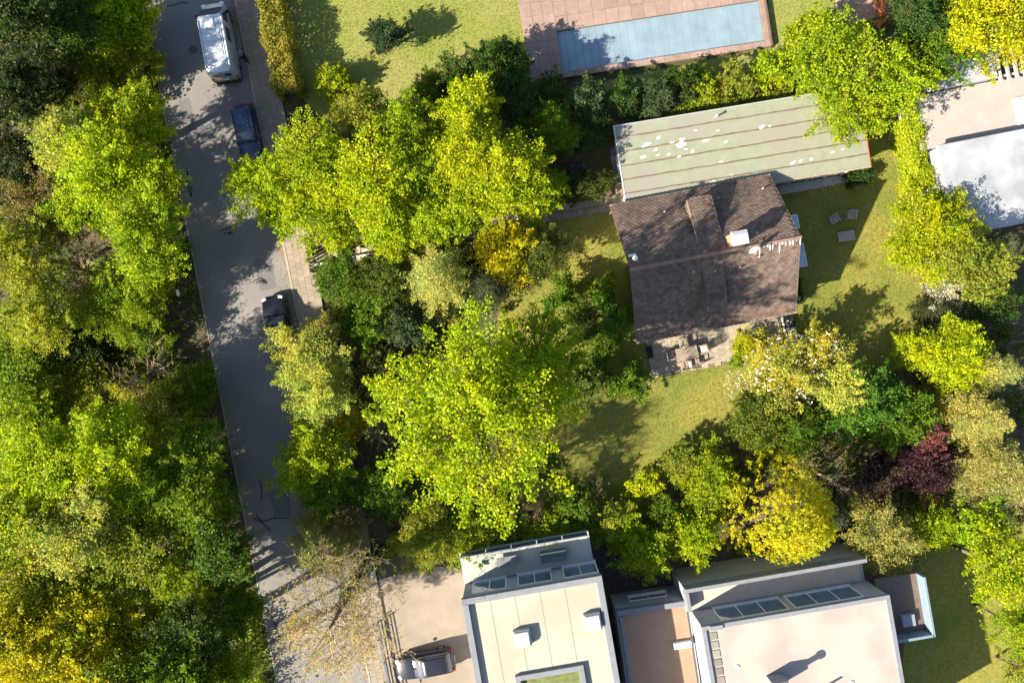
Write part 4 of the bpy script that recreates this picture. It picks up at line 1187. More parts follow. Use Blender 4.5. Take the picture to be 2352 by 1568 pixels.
for s_ in (-1, 1): MB().cham((s_ * .80, -.85, 2.56), (.07, 3.6, .07), .02).build('roof_rail', pv, van)
MB().cham((.94, -.85, 2.50), (.13, 3.7, .14), .03).build('awning_case', M_white, van)
MB().cham((0, -2.98, 2.44), (1.6, .12, .08), .02).build('roof_spoiler', pv, van)
MB().cham((0, -3.03, .52), (1.85, .14, .26), .04).build('rear_bumper', M_black, van)
MB().cham((0, 2.95, .5), (1.7, .14, .3), .04).build('front_bumper', M_black, van)
MB().box((0, -3.0, 1.0), (.52, .05, .12)).build('number_plate', M_plate, van)
MB().box((0, -2.995, 1.35), (.03, .02, 1.6)).build('door_seam', M_black, van)

# ------------------------------------------------------------------ person standing at the van
pb0 = P(998 / 1.7415, 250 / 1.7415)
M_skin = mat('skin', (.48, .29, .2), .6, .08); M_jack = mat('dark_jacket', (.016, .017, .022), .9, .3, 12); M_trou = mat('dark_trousers', (.02, .02, .026), .9, .2, 9)
M_shoe = mat('pale_shoes', (.62, .58, .52), .7, .1); M_hat = mat('grey_hat', (.16, .155, .15), .9, .25, 14, bump=.6, bscale=60)
person = thing('person', 'person in dark clothes and grey brimmed hat standing beside the silver van', 'person', (pb0.x, pb0.y, .135), R(75))
me = bpy.data.meshes.new('body')
V = []; E = []; RAD = []
def pv_(p, r, parent=None):
    V.append(p); RAD.append(r)
    if parent is not None: E.append((parent, len(V) - 1))
    return len(V) - 1
pel = pv_((0, 0, .95), .15); sp1 = pv_((0, .01, 1.12), .145, pel); ch_ = pv_((0, .01, 1.32), .165, sp1); nk = pv_((0, .03, 1.47), .06, ch_); hd = pv_((0, .05, 1.58), .09, nk); tp = pv_((0, .05, 1.70), .085, hd)
for s_ in (-1, 1):
    hp = pv_((s_ * .10, 0, .90), .10, pel); kn = pv_((s_ * .12, .04 + .06 * s_, .50), .068, hp); an = pv_((s_ * .13, -.02 + .12 * s_, .09), .045, kn); to = pv_((s_ * .14, .14 + .12 * s_, .045), .04, an)
    sh_ = pv_((s_ * .19, .0, 1.40), .07, ch_)
    if s_ < 0: el = pv_((-.30, .08, 1.14), .052, sh_); wr_ = pv_((-.24, .30, 1.05), .036, el); hand = Vector((-.22, .38, 1.04)); fd = Vector((.25, .95, -.05)); sdv = Vector((.95, -.25, 0))
    else: el = pv_((.40, .14, 1.20), .052, sh_); wr_ = pv_((.58, .30, 1.12), .036, el); hand = Vector((.64, .36, 1.10)); fd = Vector((.7, .7, -.1)); sdv = Vector((.7, -.7, 0))
    pa_ = pv_(tuple(hand), .032, wr_)
    for k in range(4):
        o_ = hand + sdv * (k - 1.5) * .021 + fd * .03; L_ = (.055, .068, .064, .05)[k]
        a_ = pv_(tuple(o_), .009, pa_); b_ = pv_(tuple(o_ + fd * L_ * .55 + Vector((0, 0, -.004))), .008, a_); pv_(tuple(o_ + fd * L_ + Vector((0, 0, -.02))), .007, b_)
    a_ = pv_(tuple(hand - sdv * .035 * s_ + fd * -.01), .010, pa_); pv_(tuple(hand - sdv * .06 * s_ + fd * .035), .008, a_)
me.from_pydata(V, E, [])
tmp = bpy.data.objects.new('body_rig', me); col.objects.link(tmp)
sk_ = tmp.modifiers.new('skin', 'SKIN')
if not me.skin_vertices: 
    pass
for i, sv in enumerate(me.skin_vertices[0].data if me.skin_vertices else []):
    sv.radius = (RAD[i], RAD[i]); sv.use_root = (i == 0)
sb = tmp.modifiers.new('sub', 'SUBSURF'); sb.levels = 2; sb.render_levels = 2
bpy.context.view_layer.update()
ev = tmp.evaluated_get(bpy.context.evaluated_depsgraph_get())
bme = bpy.data.meshes.new_from_object(ev)
bpy.data.objects.remove(tmp)
bme.materials.clear()
for m_ in (M_jack, M_trou, M_skin, M_shoe): bme.materials.append(m_)
for pl_ in bme.polygons:
    c = pl_.center; pl_.use_smooth = True
    pl_.material_index = 3 if c.z < .11 else 1 if c.z < .93 and abs(c.x) < .26 else 2 if c.z > 1.46 or abs(c.x) > .575 or (c.x < -.2 and c.y > .31) else 0
body = link('body', bme, person)
hat = MB(); n_ = 18
hat.loft([[(math.cos(2 * math.pi * k / n_) * r, .05 + math.sin(2 * math.pi * k / n_) * r, z) for k in range(n_)] for r, z in ((.23, 1.655), (.24, 1.665), (.125, 1.70), (.11, 1.80), (.05, 1.83))])
hat.build('hat', M_hat, person, True)
hair = MB(); hair.loft([[(math.cos(2 * math.pi * k / n_) * r, .02 + math.sin(2 * math.pi * k / n_) * r, z) for k in range(n_)] for r, z in ((.07, 1.5), (.108, 1.56), (.112, 1.64))]); hair.build('hair', mat('grey_hair', (.25, .24, .23), .8, .2, 20), person, True)
for s_ in (-1, 1): MB().tube([(s_ * .035, .138, 1.60), (s_ * .035, .150, 1.60)], [.014, .006], 8).build('eye', M_black, person)
MB().tube([(0, .135, 1.60), (0, .165, 1.565), (0, .14, 1.555)], [.008, .016, .008], 6).build('nose', M_skin, person); MB().box((0, .140, 1.525), (.045, .012, .01)).build('mouth', mat('lips', (.35, .12, .1), .6), person)

# ------------------------------------------------------------------ road sign in the verge
sb_ = P(434, 677); sg = thing('road_sign', 'small white sign on a thin green post in the dark roadside verge', 'sign', sb_, ROAD_ROT)
MB().tube([(0, 0, 0), (0, 0, 2.1)], .035, 8).build('post', mat('green_post', (.12, .2, .1), .5, .2), sg)
MB().cham((.05, 0, 1.9), (.035, .47, .42), .004).build('panel', M_white, sg)

# ------------------------------------------------------------------ garden furniture
def slat_chair(label, loc, rz, m, tall=.9, lengthwise=True, folding=False, group=None):
    """garden armchair facing -y, back at +y: slats, arms, legs"""
    t = thing('garden_chair', label, 'chair', loc, rz, group)
    w, d, sh_ = .60, .56, .42
    if lengthwise:
        me_ = MB().cham((0, 0, 0), (.062, d - .06, .025), .005).mesh('seat_slat', m)
        for i in range(7): link('seat_slat', me_, t, (-w / 2 + .065 + i * .078, -.03, sh_))
    else:
        me_ = MB().cham((0, 0, 0), (w - .1, .055, .025), .005).mesh('seat_slat', m)
        for i in range(7): link('seat_slat', me_, t, (0, -d / 2 + .04 + i * .074, sh_))
    bm2 = MB().cham((0, 0, 0), (.055, .025, tall - sh_ - .12), .005).mesh('back_slat', m)
    for i in range(7):
        o = link('back_slat', bm2, t, (-w / 2 + .07 + i * .077, d / 2 + .03, (tall + sh_) / 2 - .02)); o.rotation_euler = (R(-12), 0, 0)
    MB().box((0, d / 2 + .085, tall - .03), (w, .035, .08), rx=R(-12)).build('back_rail', m, t)
    for s_ in (-1, 1):
        MB().cham((s_ * (w / 2 + .0), -.0, .63), (.075, d + .06, .03), .006).build('arm', m, t)
        MB().box((s_ * (w / 2), -d / 2 + .03, .31), (.05, .05, .62)).build('leg', m, t)
        MB().box((s_ * (w / 2), d / 2 + .02, .42), (.05, .05, .84), rx=R(-7)).build('leg', m, t)
        MB().box((s_ * (w / 2), 0, sh_ - .04), (.04, d - .04, .06)).build('seat_rail', m, t)
    return t
def g3(px, py, z=0.): 
    p = P(px, py, z); p.z = 0; return p
slat_chair('grey weathered garden armchair turned at an angle on the shaded lawn', g3(1917, 504, .5), R(31), M_woodg, lengthwise=True, group='armchairs on the lawn')
slat_chair('grey weathered garden armchair nearer the sunlit lawn, cross-slatted seat', g3(1957, 495, .5), R(-4), M_woodg, lengthwise=False, group='armchairs on the lawn')
def slat_table(name, label, loc, rz, w, d, h, m, nsl=9, halves=1, along='x'):
    t = thing(name, label, 'table', loc, rz)
    for hf in range(halves):
        hw = w / halves; xc = -w / 2 + hw * (hf + .5)
        me_ = MB().cham((0, 0, 0), (hw - .10, (d - .1) / nsl - .008, .024), .004).mesh('slat', m)
        for i in range(nsl): link('slat', me_, t, (xc, -d / 2 + .05 + (i + .5) * (d - .1) / nsl, h - .012))
        for s_ in (-1, 1): MB().cham((xc + s_ * (hw / 2 - .028), 0, h - .010), (.05, d, .03), .005).build('end_board', m, t)
    for s_ in (-1, 1):
        MB().cham((0, s_ * (d / 2 - .025), h - .012), (w - .02, .045, .022), .004).build('side_board', m, t)
        MB().box((0, s_ * (d / 2 - .08), h - .07), (w - .2, .03, .07)).build('apron', m, t)
        for q_ in (-1, 1): MB().box((q_ * (w / 2 - .09), s_ * (d / 2 - .09), (h - .04) / 2), (.06, .06, h - .04)).build('leg', m, t)
    return t
slat_table('low_table', 'low grey slatted table on the shaded lawn below the two armchairs', g3(1944, 542, .4), R(10), 1.25, .75, .42, M_woodg, 12)
lt = thing('slatted_lounger', 'pinkish brown slatted wooden lounger at the end of the wing', 'lounger', g3(2056, 300, .3), R(-8))
me_ = MB().cham((0, 0, 0), (.80, .058, .022), .004).mesh('slat', M_wood)
for i in range(21): link('slat', me_, lt, (0, -.80 + i * .08, .30))
for s_ in (-1, 1):
    MB().box((s_ * .39, 0, .26), (.05, 1.7, .055)).build('rail', M_wood, lt)
    for q_ in (-1, 1): MB().box((s_ * .37, q_ * .7, .125), (.06, .06, .25)).build('leg', M_wood, lt)
TZ = .116
def tt_(px, py, z): 
    p = g3(px, py, z); p.z = TZ; return p
M_teak = piece_mat('teak', (0.27, 0.215, 0.17), 0.14, 0.8, 14)
slat_table('dining_table', 'weathered wooden dining table with two slatted halves on the terrace', tt_(1578, 811, .85), R(12), 1.68, .98, .74, M_teak, 11, 2)
GC = 'chairs round the terrace table'
slat_chair('terrace chair on the house side of the dining table, back to the wall', tt_(1569, 787, .6), R(12), M_teak, group=GC)
slat_chair('terrace chair at the left end of the dining table', tt_(1541, 817, .6), R(102), M_teak, group=GC)
slat_chair('terrace chair at the right end of the dining table, white cushion on it', tt_(1613, 802, .6), R(-78), M_teak, group=GC)
slat_chair('terrace chair on the lawn side of the table, left of the pair', tt_(1573, 838, .6), R(192), M_teak, group=GC)
slat_chair('terrace chair on the lawn side of the table, right of the pair', tt_(1596, 834, .6), R(192), M_teak, group=GC)
q = tt_(1617, 801, .7); cu = MB()
n_ = 5
def cushion(name, label, q, rz, w, d, th, m, z, rx=0):
    mb_ = MB().loft([[(x * .9, y * .9, -th / 2) for x, y, _ in rrect(w / 2, -d / 2, d / 2, 0, .06)], [(x, y, 0) for x, y, _ in rrect(w / 2, -d / 2, d / 2, 0, .06)], [(x * .88, y * .88, th / 2) for x, y, _ in rrect(w / 2, -d / 2, d / 2, 0, .05)]])
    o = mb_.build(name, m, None, True, (q.x, q.y, TZ + z), rz); o.rotation_euler = (rx, 0, rz); return setp(o, label, name)
cushion('cushion', 'white cushion leaning on the right-hand terrace chair', q, R(-78), .48, .5, .09, mat('cushion_white', (.72, .70, .68), .9, .05, 8), .50)
q = tt_(1584, 835, .7)
tw = MB(); 
for i in range(8):
    f0, f1 = i / 8, (i + 1) / 8; zz = lambda f: .665 - .35 * max(0, f - .72) / .28
    tw.add([(-.09, -.3 + .62 * f0, zz(f0)), (.09, -.3 + .62 * f0, zz(f0)), (.09, -.3 + .62 * f1, zz(f1)), (-.09, -.3 + .62 * f1, zz(f1)), (-.09, -.3 + .62 * f0, zz(f0) - .012), (.09, -.3 + .62 * f0, zz(f0) - .012), (.09, -.3 + .62 * f1, zz(f1) - .012), (-.09, -.3 + .62 * f1, zz(f1) - .012)], [(0, 1, 2, 3), (7, 6, 5, 4), (0, 3, 7, 4), (1, 5, 6, 2)])
o = tw.build('towel', mat('towel', (.7, .68, .7), .95, .1, 10), None, False, (q.x, q.y, TZ), R(12)); setp(o, 'white towel draped over the arms between two terrace chairs', 'towel')
q = tt_(1492, 808, .1); gr = thing('cellar_grate', 'black rectangular grate at the left end of the terrace', 'grate', (q.x, q.y, TZ), R(11))
MB().box((0, 0, .012), (.46, .9, .02)).build('pit', M_black, gr)
for i in range(9): MB().box((-.2 + i * .05, 0, .03), (.012, .88, .025)).build('bar', M_black, gr)
MB().box((0, .46, .03), (.5, .03, .035)).box((0, -.46, .03), (.5, .03, .035)).build('rim', M_black, gr)
q = tt_(1745, 750, .1); o = MB().loft([rrect(.36, -.25, .25, 0, .1), rrect(.35, -.24, .24, .015, .1)]).build('shadow_patch', mat('painted_shade_brown', (.06, .05, .045), .95, .3, 20), None, False, (q.x, q.y, TZ + .003), R(35)); setp(o, 'dark rounded patch painted as a shadow near the house on the terrace', 'shadow')  # dark sheet laid as a painted shadow on the terrace slabs
q = tt_(1684, 785, .1); o = MB().loft([rrect(.36, -.22, .22, 0, .05), rrect(.35, -.21, .21, .02, .05)]).build('grey_patch', mat('patch_grey', (.17, .165, .17), .95, .2, 20), None, False, (q.x, q.y, TZ + .003), R(20)); setp(o, 'flat grey patch half under the shrub on the terrace', 'shadow')  # flat grey sheet laid on the slabs
q = g3(1822, 772, .6); bx2 = thing('storage_chest', 'narrow grey storage chest in the shade beside the terrace', 'chest', q, R(8))
MB().box((0, 0, .28), (.55, 1.36, .56)).build('box', mat('chest_grey', (.16, .17, .18), .6, .15), bx2); MB().cham((0, 0, .59), (.62, 1.42, .06), .02).build('lid', mat('lid_grey', (.27, .28, .29), .5, .12), bx2)
def tarp(name, label, q, rx_, ry_, h, m, seed):
    r2 = random.Random(seed); n1 = 14; vs = []; fs = []
    for i in range(n1 + 1):
        for j in range(n1 + 1):
            u, v = i / n1 * 2 - 1, j / n1 * 2 - 1
            z = h * max(0, 1 - (abs(u) ** 3 + abs(v) ** 3) * .55) * (1 + r2.uniform(-.28, .28)) if max(abs(u), abs(v)) < .99 else .01
            vs.append((u * rx_ * (1 + r2.uniform(-.05, .05)), v * ry_ * (1 + r2.uniform(-.05, .05)), max(.01, z)))
    for i in range(n1):
        for j in range(n1):
            a = i * (n1 + 1) + j; fs.append((a, a + n1 + 1, a + n1 + 2, a + 1))
    o = MB().add(vs, fs).build(name, m, None, False, (q.x, q.y, 0.005), R(12)); return setp(o, label, 'tarpaulin')
tarp('tarpaulin', 'crumpled blue tarpaulin over a heap beside the stone path', g3(1331, 390, .4), .62, .6, .6, mat('blue_tarp', (.05, .14, .30), .35, .15, 6, spec=.7), 1)
tarp('tarpaulin', 'crumpled black plastic sheet next to the storage chest', g3(1815, 737, .2), .4, .55, .35, mat('black_tarp', (.02, .022, .025), .3, .2, 6, spec=.7), 2)
bch = thing('wooden_bench', 'small brown slatted bench at the east edge of the terrace', 'bench', g3(1793, 790, .5), R(8))
for i in range(5): MB().cham((-.2 + i * .1, 0, .44), (.085, .8, .025), .004).build('slat', M_wood, bch)
for a in (-.2, .2):
    for b in (-.34, .34): MB().box((a, b, .21), (.05, .05, .42)).build('leg', M_wood, bch)
# garden gate and posts at the path
q = P(712, 588); gg = thing('garden_gate', 'low slatted wooden gate and posts where the path meets the pavement', 'gate', q, ROAD_ROT)
for y in (-1.3, 0.0, 1.3): MB().cham((0, y, .6), (.16, .16, 1.2), .02).build('post', M_wood, gg)
for i in range(9): MB().box((0, -1.1 + i * .27, .55), (.03, .2, .9)).build('slat', M_wood, gg)
# low white garden wall along the path
a, b = P(722, 612), P(905, 575); d = b - a
wl_ = thing('garden_wall', 'low white wall edging the garden path near the pavement', 'wall', (a + b) / 2, math.atan2(d.y, d.x))
for i in range(int(d.length / .9)): MB().cham((-d.length / 2 + (i + .5) * .9, 0, .25), (.88, .2, .5), .015).build('block', piece_mat('white_block', (.62, .58, .52), .06), wl_)

# ------------------------------------------------------------------ planting
T = tree
# -- the wood on the left of the road, from the top down
T('broad', 265, 50, 119, 6, 'Y', 'bright lime tree at the top of the wood, left of the silver van')
T('broad', 312, 20, 52, 4.3, 'L', 'narrow lime tree overhanging the road edge at the very top')
T('broad', 150, 55, 103, 8, 'D', 'dark green tree at the top edge of the wood')
T('broad', 45, 45, 97, 11, (.05, .08, .014), 'very dark tree in the top left corner')
T('thin', 215, 165, 97, 4.3, (.31, .33, .02), 'sparse olive tree showing pale dead twigs, level with the van')
T('fine', 325, 150, 61, 3.2, (.31, .33, .02), 'small olive bush on the verge beside the van')
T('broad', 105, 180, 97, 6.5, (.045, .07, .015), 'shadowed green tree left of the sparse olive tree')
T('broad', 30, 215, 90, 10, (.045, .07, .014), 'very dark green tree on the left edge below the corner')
T('broad', 300, 285, 106, 7.6, 'Y', 'yellow-green tree at the road edge across from the dark blue car')
T('fine', 165, 335, 92, 8.5, 'T', 'feathery khaki tree left of the bright roadside trees')
T('broad', 255, 385, 119, 10.5, 'Y', 'broad yellow-green tree, largest of the roadside row')
T('broad', 340, 445, 103, 9, 'Y', 'yellow-green tree leaning over the road below the dark blue car')
T('broad', 195, 475, 80, 8, 'L', 'rounded lime tree on the inner side of the roadside row')
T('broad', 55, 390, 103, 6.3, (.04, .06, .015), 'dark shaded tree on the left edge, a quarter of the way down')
T('thin', 105, 490, 109, 7, 'B', 'brownish thin-leaved tree left of the roadside row')
T('broad', 335, 570, 109, 9.5, 'L', 'lime green tree at the road edge above the white sign')
T('broad', 375, 640, 55, 5.2, 'Y', 'small bright tree just above the white sign')
T('thin', 45, 590, 116, 9, (.31, .33, .02), 'olive tree on the left edge with thin foliage')
T('bare', 165, 615, 92, 6.5, 'B', 'bare brown tree in the gap of the wood left of the sign')
T('fine', 275, 690, 101, 6, 'L', 'feathery green tree left of the white sign')
T('fine', 345, 765, 64, 3.6, (.17, .25, .009), 'mid green bush at the road edge below the sign')
T('thin', 95, 725, 109, 8, (.31, .33, .02), 'loose olive tree halfway down the left side')
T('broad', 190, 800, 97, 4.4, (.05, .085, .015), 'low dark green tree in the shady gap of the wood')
T('broad', 50, 835, 105, 6, (.17, .25, .009), 'mid green tree on the left edge just below the middle')
T('broad', 445, 890, 68, 3.6, (.17, .25, .009), 'small green bush at the road edge below the sunny patch of road')
T('bare', 320, 860, 90, 5, 'B', 'low bare tree in the shady gap by the road')
T('thin', 350, 960, 109, 5.2, (.31, .33, .02), 'sparse olive tree behind the small green roadside bush')
T('fine', 215, 900, 105, 4.4, (.31, .33, .02), 'fine-leaved olive tree in the middle of the wood')
T('broad', 70, 960, 110, 6.5, 'L', 'lime tree on the left edge above the two brightest crowns')
T('broad', 245, 1030, 119, 10.5, 'Y', 'brilliant yellow-green tree in the wood, right of its twin')
T('broad', 110, 1060, 119, 11, 'Y', 'brilliant yellow-green tree near the left edge')
T('broad', 430, 1050, 103, 8, (.17, .25, .009), 'mid green tree at the road edge opposite the green roadside tree')
T('fine', 335, 1130, 106, 9, 'L', 'fine-leaved lime tree behind the roadside trees')
T('broad', 50, 1185, 129, 11, 'L', 'lime tree on the left edge below the bright pair')
T('fine', 190, 1215, 135, 11, 'T', 'pale khaki-lime tree with soft dense foliage')
T('broad', 320, 1265, 116, 10, (.31, .33, .02), 'olive green tree beside the pale khaki-lime one')
T('broad', 455, 1170, 92, 9, (.17, .25, .009), 'green tree at the road edge, third from the bottom')
T('broad', 505, 1265, 90, 9.5, (.08, .15, .014), 'deep green tree at the road edge, second from the bottom')
T('fine', 430, 1335, 103, 9, 'L', 'light green fine-leaved tree behind the deep green one')
T('broad', 75, 1335, 129, 11, (.31, .33, .02), 'olive tree on the left edge near the bottom')
T('broad', 50, 1475, 142, 12, 'Y2', 'golden yellow tree in the bottom left corner')
T('broad', 205, 1420, 129, 11, 'Y2', 'yellow-olive tree right of the golden corner tree')
T('broad', 325, 1450, 110, 9.5, 'Y2', 'yellow tree between the dark green one and the yellow-olive one')
T('broad', 445, 1455, 108, 11, 'D', 'dark green tree near the bottom edge by the road')
T('broad', 550, 1400, 70, 6.5, (.17, .25, .009), 'small green tree at the very end of the roadside row')
T('broad', 490, 1370, 77, 5.5, (.17, .25, .009), 'low green tree between the deep green and the dark green one by the road')
T('fine', 525, 1535, 80, 8, 'L', 'light lime tree at the bottom edge by the road')
T('broad', 405, 1560, 116, 12, (.17, .25, .009), 'mid green tree cut by the bottom edge')
T('broad', 195, 1560, 135, 12, 'Y2', 'broad yellow tree cut by the bottom edge')
T('broad', 300, 1610, 121, 13, (.17, .25, .009), 'green tree showing only its top at the bottom edge, right of the broad yellow one')
T('broad', 500, 1620, 99, 11, (.17, .25, .009), 'green tree showing only its top at the bottom edge by the road')
# -- row along the north side of the path
T('broad', 610, 435, 99, 6.5, 'Y', 'yellow-green tree reaching over the dark blue car', base=(700, 470))
T('broad', 715, 365, 105, 7.5, 'Y', 'yellow-green tree behind the pavement, top of the row')
T('broad', 745, 480, 111, 7, 'Y', 'yellow-green tree above the garden gate')
T('broad', 660, 500, 55, 4.6, 'Y', 'small lime tree overhanging the pavement by the gate', base=(712, 520))
T('broad', 855, 415, 119, 8.5, 'Y', 'yellow-green tree in the middle of the row north of the path')
T('broad', 880, 500, 80, 5.5, 'Y', 'low lime tree right against the white garden wall')
T('broad', 960, 395, 105, 7.5, 'L', 'greener tree between two bright ones north of the path')
T('broad', 1065, 350, 105, 8.5, 'Y', 'tall yellow-green tree, upper right of the row')
T('broad', 1165, 410, 113, 8.5, 'Y', 'broad yellow-green tree near the blue tarpaulin')
T('broad', 1075, 470, 84, 6.5, 'L', 'lime tree hanging over the stone path')
T('fine', 1275, 300, 68, 5, 'M', 'green bushy tree above the blue tarpaulin')
T('broad', 1225, 480, 52, 3.6, 'Y', 'lime shrub at the bend of the stone path')
T('broad', 840, 265, 74, 6, 'O', 'olive tree on the edge of the upper lawn')
T('broad', 1080, 250, 76, 7, 'Y', 'bright tree poking up towards the pool')
T('broad', 940, 285, 79, 6, 'L', 'lime tree beside the olive one above the row')
T('broad', 770, 200, 52, 2.2, 'Y', 'yellow shrub on the upper lawn by the hedge')
T('fine', 885, 92, 55, 3.2, (.04, .075, .03), 'dark round bush alone on the upper lawn')
T('broad', 1150, 170, 86, 4.5, 'D', 'dark bush at the corner of the pool deck')
T('broad', 1060, 165, 59, 3.4, (.07, .12, .02), 'dark green bush left of the pool corner')
T('broad', 1180, 240, 74, 4.2, (.06, .11, .02), 'dark bush below the pool corner')
T('fine', 985, 210, 52, 2.8, 'M', 'mid green shrub at the lawn edge among dark bushes')
T('fine', 1265, 225, 55, 3.2, 'D', 'first dark shrub below the pool, from the left')
T('fine', 1345, 235, 64, 3.6, 'V', 'grey-green shrub below the pool')
T('fine', 1430, 225, 55, 3.2, (.06, .12, .02), 'deep green shrub below the middle of the pool')
T('fine', 1505, 235, 55, 3.2, 'V', 'grey-green shrub above the corner of the wing')
T('broad', 1565, 195, 52, 3, 'D', 'dark shrub casting shade on the pool cover')
T('broad', 1610, 210, 47, 2.6, 'L', 'lime shrub above the wing roof')
T('broad', 1690, 190, 55, 2.8, 'O', 'olive shrub between lawn and wing')
T('broad', 1770, 165, 52, 3, 'Y', 'yellow shrub near the right end of the wing')
T('fine', 1345, 290, 74, 3.4, (.05, .09, .02), 'dark shrub touching the far corner of the wing')
T('fine', 1345, 430, 59, 2.4, (.085, .12, .02), 'clipped dark green shrub beside the stone path', shape=(1.15, .75, .9, R(10)))
T('broad', 1255, 440, 50, 3.2, 'L', 'lime shrub left of the clipped one')
# -- the plot in the middle
T('maple', 1094, 940, 252, 18.2, 'Y', 'huge yellow-green maple in the middle of the garden', trunk_r=.32, var=0, hr=0.98)
T('maple', 1240, 820, 118, 13, 'L', 'greener tree against the right side of the huge maple', base=(1222, 850))  # maple's shaded side imitated by a second crown of greener leaves
T('loose', 1000, 640, 118, 8.5, 'K', 'pale olive conifer with radiating boughs in the garden')
T('dense', 1115, 660, 69, 6, (.06, .085, .03), 'dark conifer between the pale one and the golden shrub')
T('fine', 1165, 585, 87, 4.9, (.50, .44, .008), 'golden yellow shrub beside the stone path', name='shrub', cat='shrub')
T('fine', 1250, 575, 56, 4.6, (.12, .15, .02), 'dark green shrub on the right of the golden one', name='shrub', cat='shrub')
T('fine', 800, 640, 78, 4.5, 'M', 'green shrub at the front corner of the plot')
T('fine', 880, 640, 69, 4.4, (.12, .16, .02), 'olive shrub behind the front corner shrub')
T('broad', 860, 730, 87, 4.2, 'M', 'dark green shrub in the middle of the front border')
T('broad', 930, 740, 69, 4, 'V', 'grey-green shrub under the pale conifer')
T('fine', 880, 820, 84, 3.6, (.10, .115, .02), 'dull olive shrub between the pale tree and the maple')
T('bare', 945, 800, 56, 3, 'B', 'brown twiggy shrub at the left foot of the maple')
T('thin', 718, 815, 105, 6, 'T', 'pale flowering tree over the black car', base=(745, 815))
T('thin', 730, 900, 95, 5.6, 'T', 'pale khaki tree below the flowering one by the pavement', base=(765, 900))
T('fine', 735, 770, 50, 4.6, 'K', 'yellowish shrub tree touching the roof of the black car', base=(742, 760))
T('broad', 718, 1055, 112, 5.8, 'L', 'green tree standing over the pavement in the lower left', base=(770, 1050))
T('broad', 760, 1120, 78, 5, 'M', 'darker green tree under the lime one by the pavement', base=(800, 1110))
T('fine', 800, 975, 47, 3, 'G', 'small golden shrub beside the bare grey shrub')
T('bare', 855, 965, 65, 3.6, 'O', 'bare grey shrub with radiating stems left of the maple')
T('fine', 890, 900, 50, 3, 'O', 'small olive shrub left of the maple crown')
T('broad', 890, 1120, 87, 4, 'M', 'dark shrub under the lower left side of the maple')
T('fine', 985, 1220, 95, 4.2, 'O', 'olive shrub at the lower left corner of the plot')
T('broad', 905, 545, 70, 4.4, 'Y', 'lime tree spilling over the path, right of the white wall')
T('broad', 1000, 500, 75, 6, 'Y', 'yellow-green tree filling the lower middle of the row north of the path')
T('broad', 790, 560, 45, 3.2, 'Y', 'lime shrub over the white wall near the gate')
T('broad', 990, 300, 70, 5.5, 'L', 'lime tree between the tall bright one and the olive one')
T('broad', 1240, 1090, 62, 5, (.16, .2, .015), 'olive green tree added for shade under the lower right side of the maple')  # made-up tree, added to throw shade on the lawn
T('broad', 1090, 1215, 88, 3.8, 'L', 'lime shrub below the maple, along the plot edge')
T('bare', 1200, 1190, 62, 3, 'B', 'brown bare shrub at the bottom of the plot')
T('broad', 1320, 1150, 58, 3, 'M', 'mid green shrub at the lower end of the lawn')
T('bare', 1365, 1120, 45, 2.6, 'B', 'pinkish bare shrub at the lower end of the lawn')
T('fine', 1290, 1215, 56, 3, 'L', 'lime shrub against the neighbour\'s glass balcony')
T('fine', 1400, 1200, 58, 3, 'O', 'olive shrub left of the small lime bush')
T('fine', 1480, 1112, 43, 2.4, 'Y', 'small bright lime bush at the lawn\'s lower corner')
T('broad', 1400, 720, 62, 3.8, (.11, .21, .014), 'bright green shrub near the left wall of the house')
T('fine', 1330, 735, 56, 3.4, (.09, .13, .014), 'green shrub between the maple and the house')
T('broad', 1440, 885, 54, 2.8, 'M', 'leafy green shrub by the corner of the terrace')
T('broad', 1330, 880, 62, 4, (.10, .15, .02), 'dull green shrub in the maple\'s shade')
T('fine', 1380, 790, 45, 2.2, 'M', 'low green shrub beside the terrace')
T('broad', 1290, 690, 55, 3.2, 'M', 'green shrub at the edge of the sunny lawn, nearest the maple')
T('fine', 1365, 850, 48, 2.8, (.11, .17, .012), 'dark green shrub between terrace and maple')
T('broad', 1385, 660, 40, 2.6, (.13, .2, .01), 'smaller green shrub by the left wall of the house, above the bright one')
T('broad', 1240, 1225, 66, 3.2, 'L', 'light green shrub behind the glass balcony, middle of the row')
T('fine', 1440, 1205, 62, 3.2, 'L', 'light green shrub at the right end of the glass balcony')
T('fine', 1170, 1235, 55, 3, 'O', 'olive bush behind the left end of the glass balcony')
T('loose', 735, 1255, 103, 7.5, 'K', 'brownish yellow conifer by the pavement near the bottom', base=(815, 1230))
T('thin', 800, 1190, 62, 4.5, 'B', 'brown thin tree above the brownish conifer', base=(835, 1190))
# -- right of the house
T('broad', 1925, 150, 126, 8.5, 'L', 'lime green tree behind the end of the wing', base=(1860, 195))
T('broad', 1945, 255, 98, 7, 'L', 'lime tree hanging over the wing roof', base=(1905, 200))
T('broad', 2055, 180, 96, 8, 'L', 'lime tree right of the one over the wing roof', base=(1990, 215))
T('broad', 1860, 90, 66, 4.0, 'L', 'lime shrub on the lawn near the pool')
T('broad', 2150, 115, 102, 8, 'M', 'deep green tree at the top right')
T('broad', 2110, 40, 74, 8, (.06, .12, .02), 'dark green tree beside the rust-red shed')
T('broad', 2260, 55, 120, 10, 'Y2', 'golden lime tree at the top right')
T('broad', 2345, 95, 78, 9, 'Y2', 'golden lime tree in the top right corner')
T('broad', 2125, 540, 126, 5.6, 'Y', 'round yellow-green tree on the right edge of the lawn')
T('broad', 2240, 620, 86, 7.5, 'O', 'olive-yellow tree behind the round one')
T('thin', 2160, 655, 50, 3, 'W', 'pale whitish flowering shrub below the round tree')
T('dense', 2140, 710, 50, 2.8, (.05, .07, .02), 'dark conifer shrub at the lawn\'s right edge')
T('broad', 2280, 700, 66, 3.6, 'D', 'dark bush near the right edge')
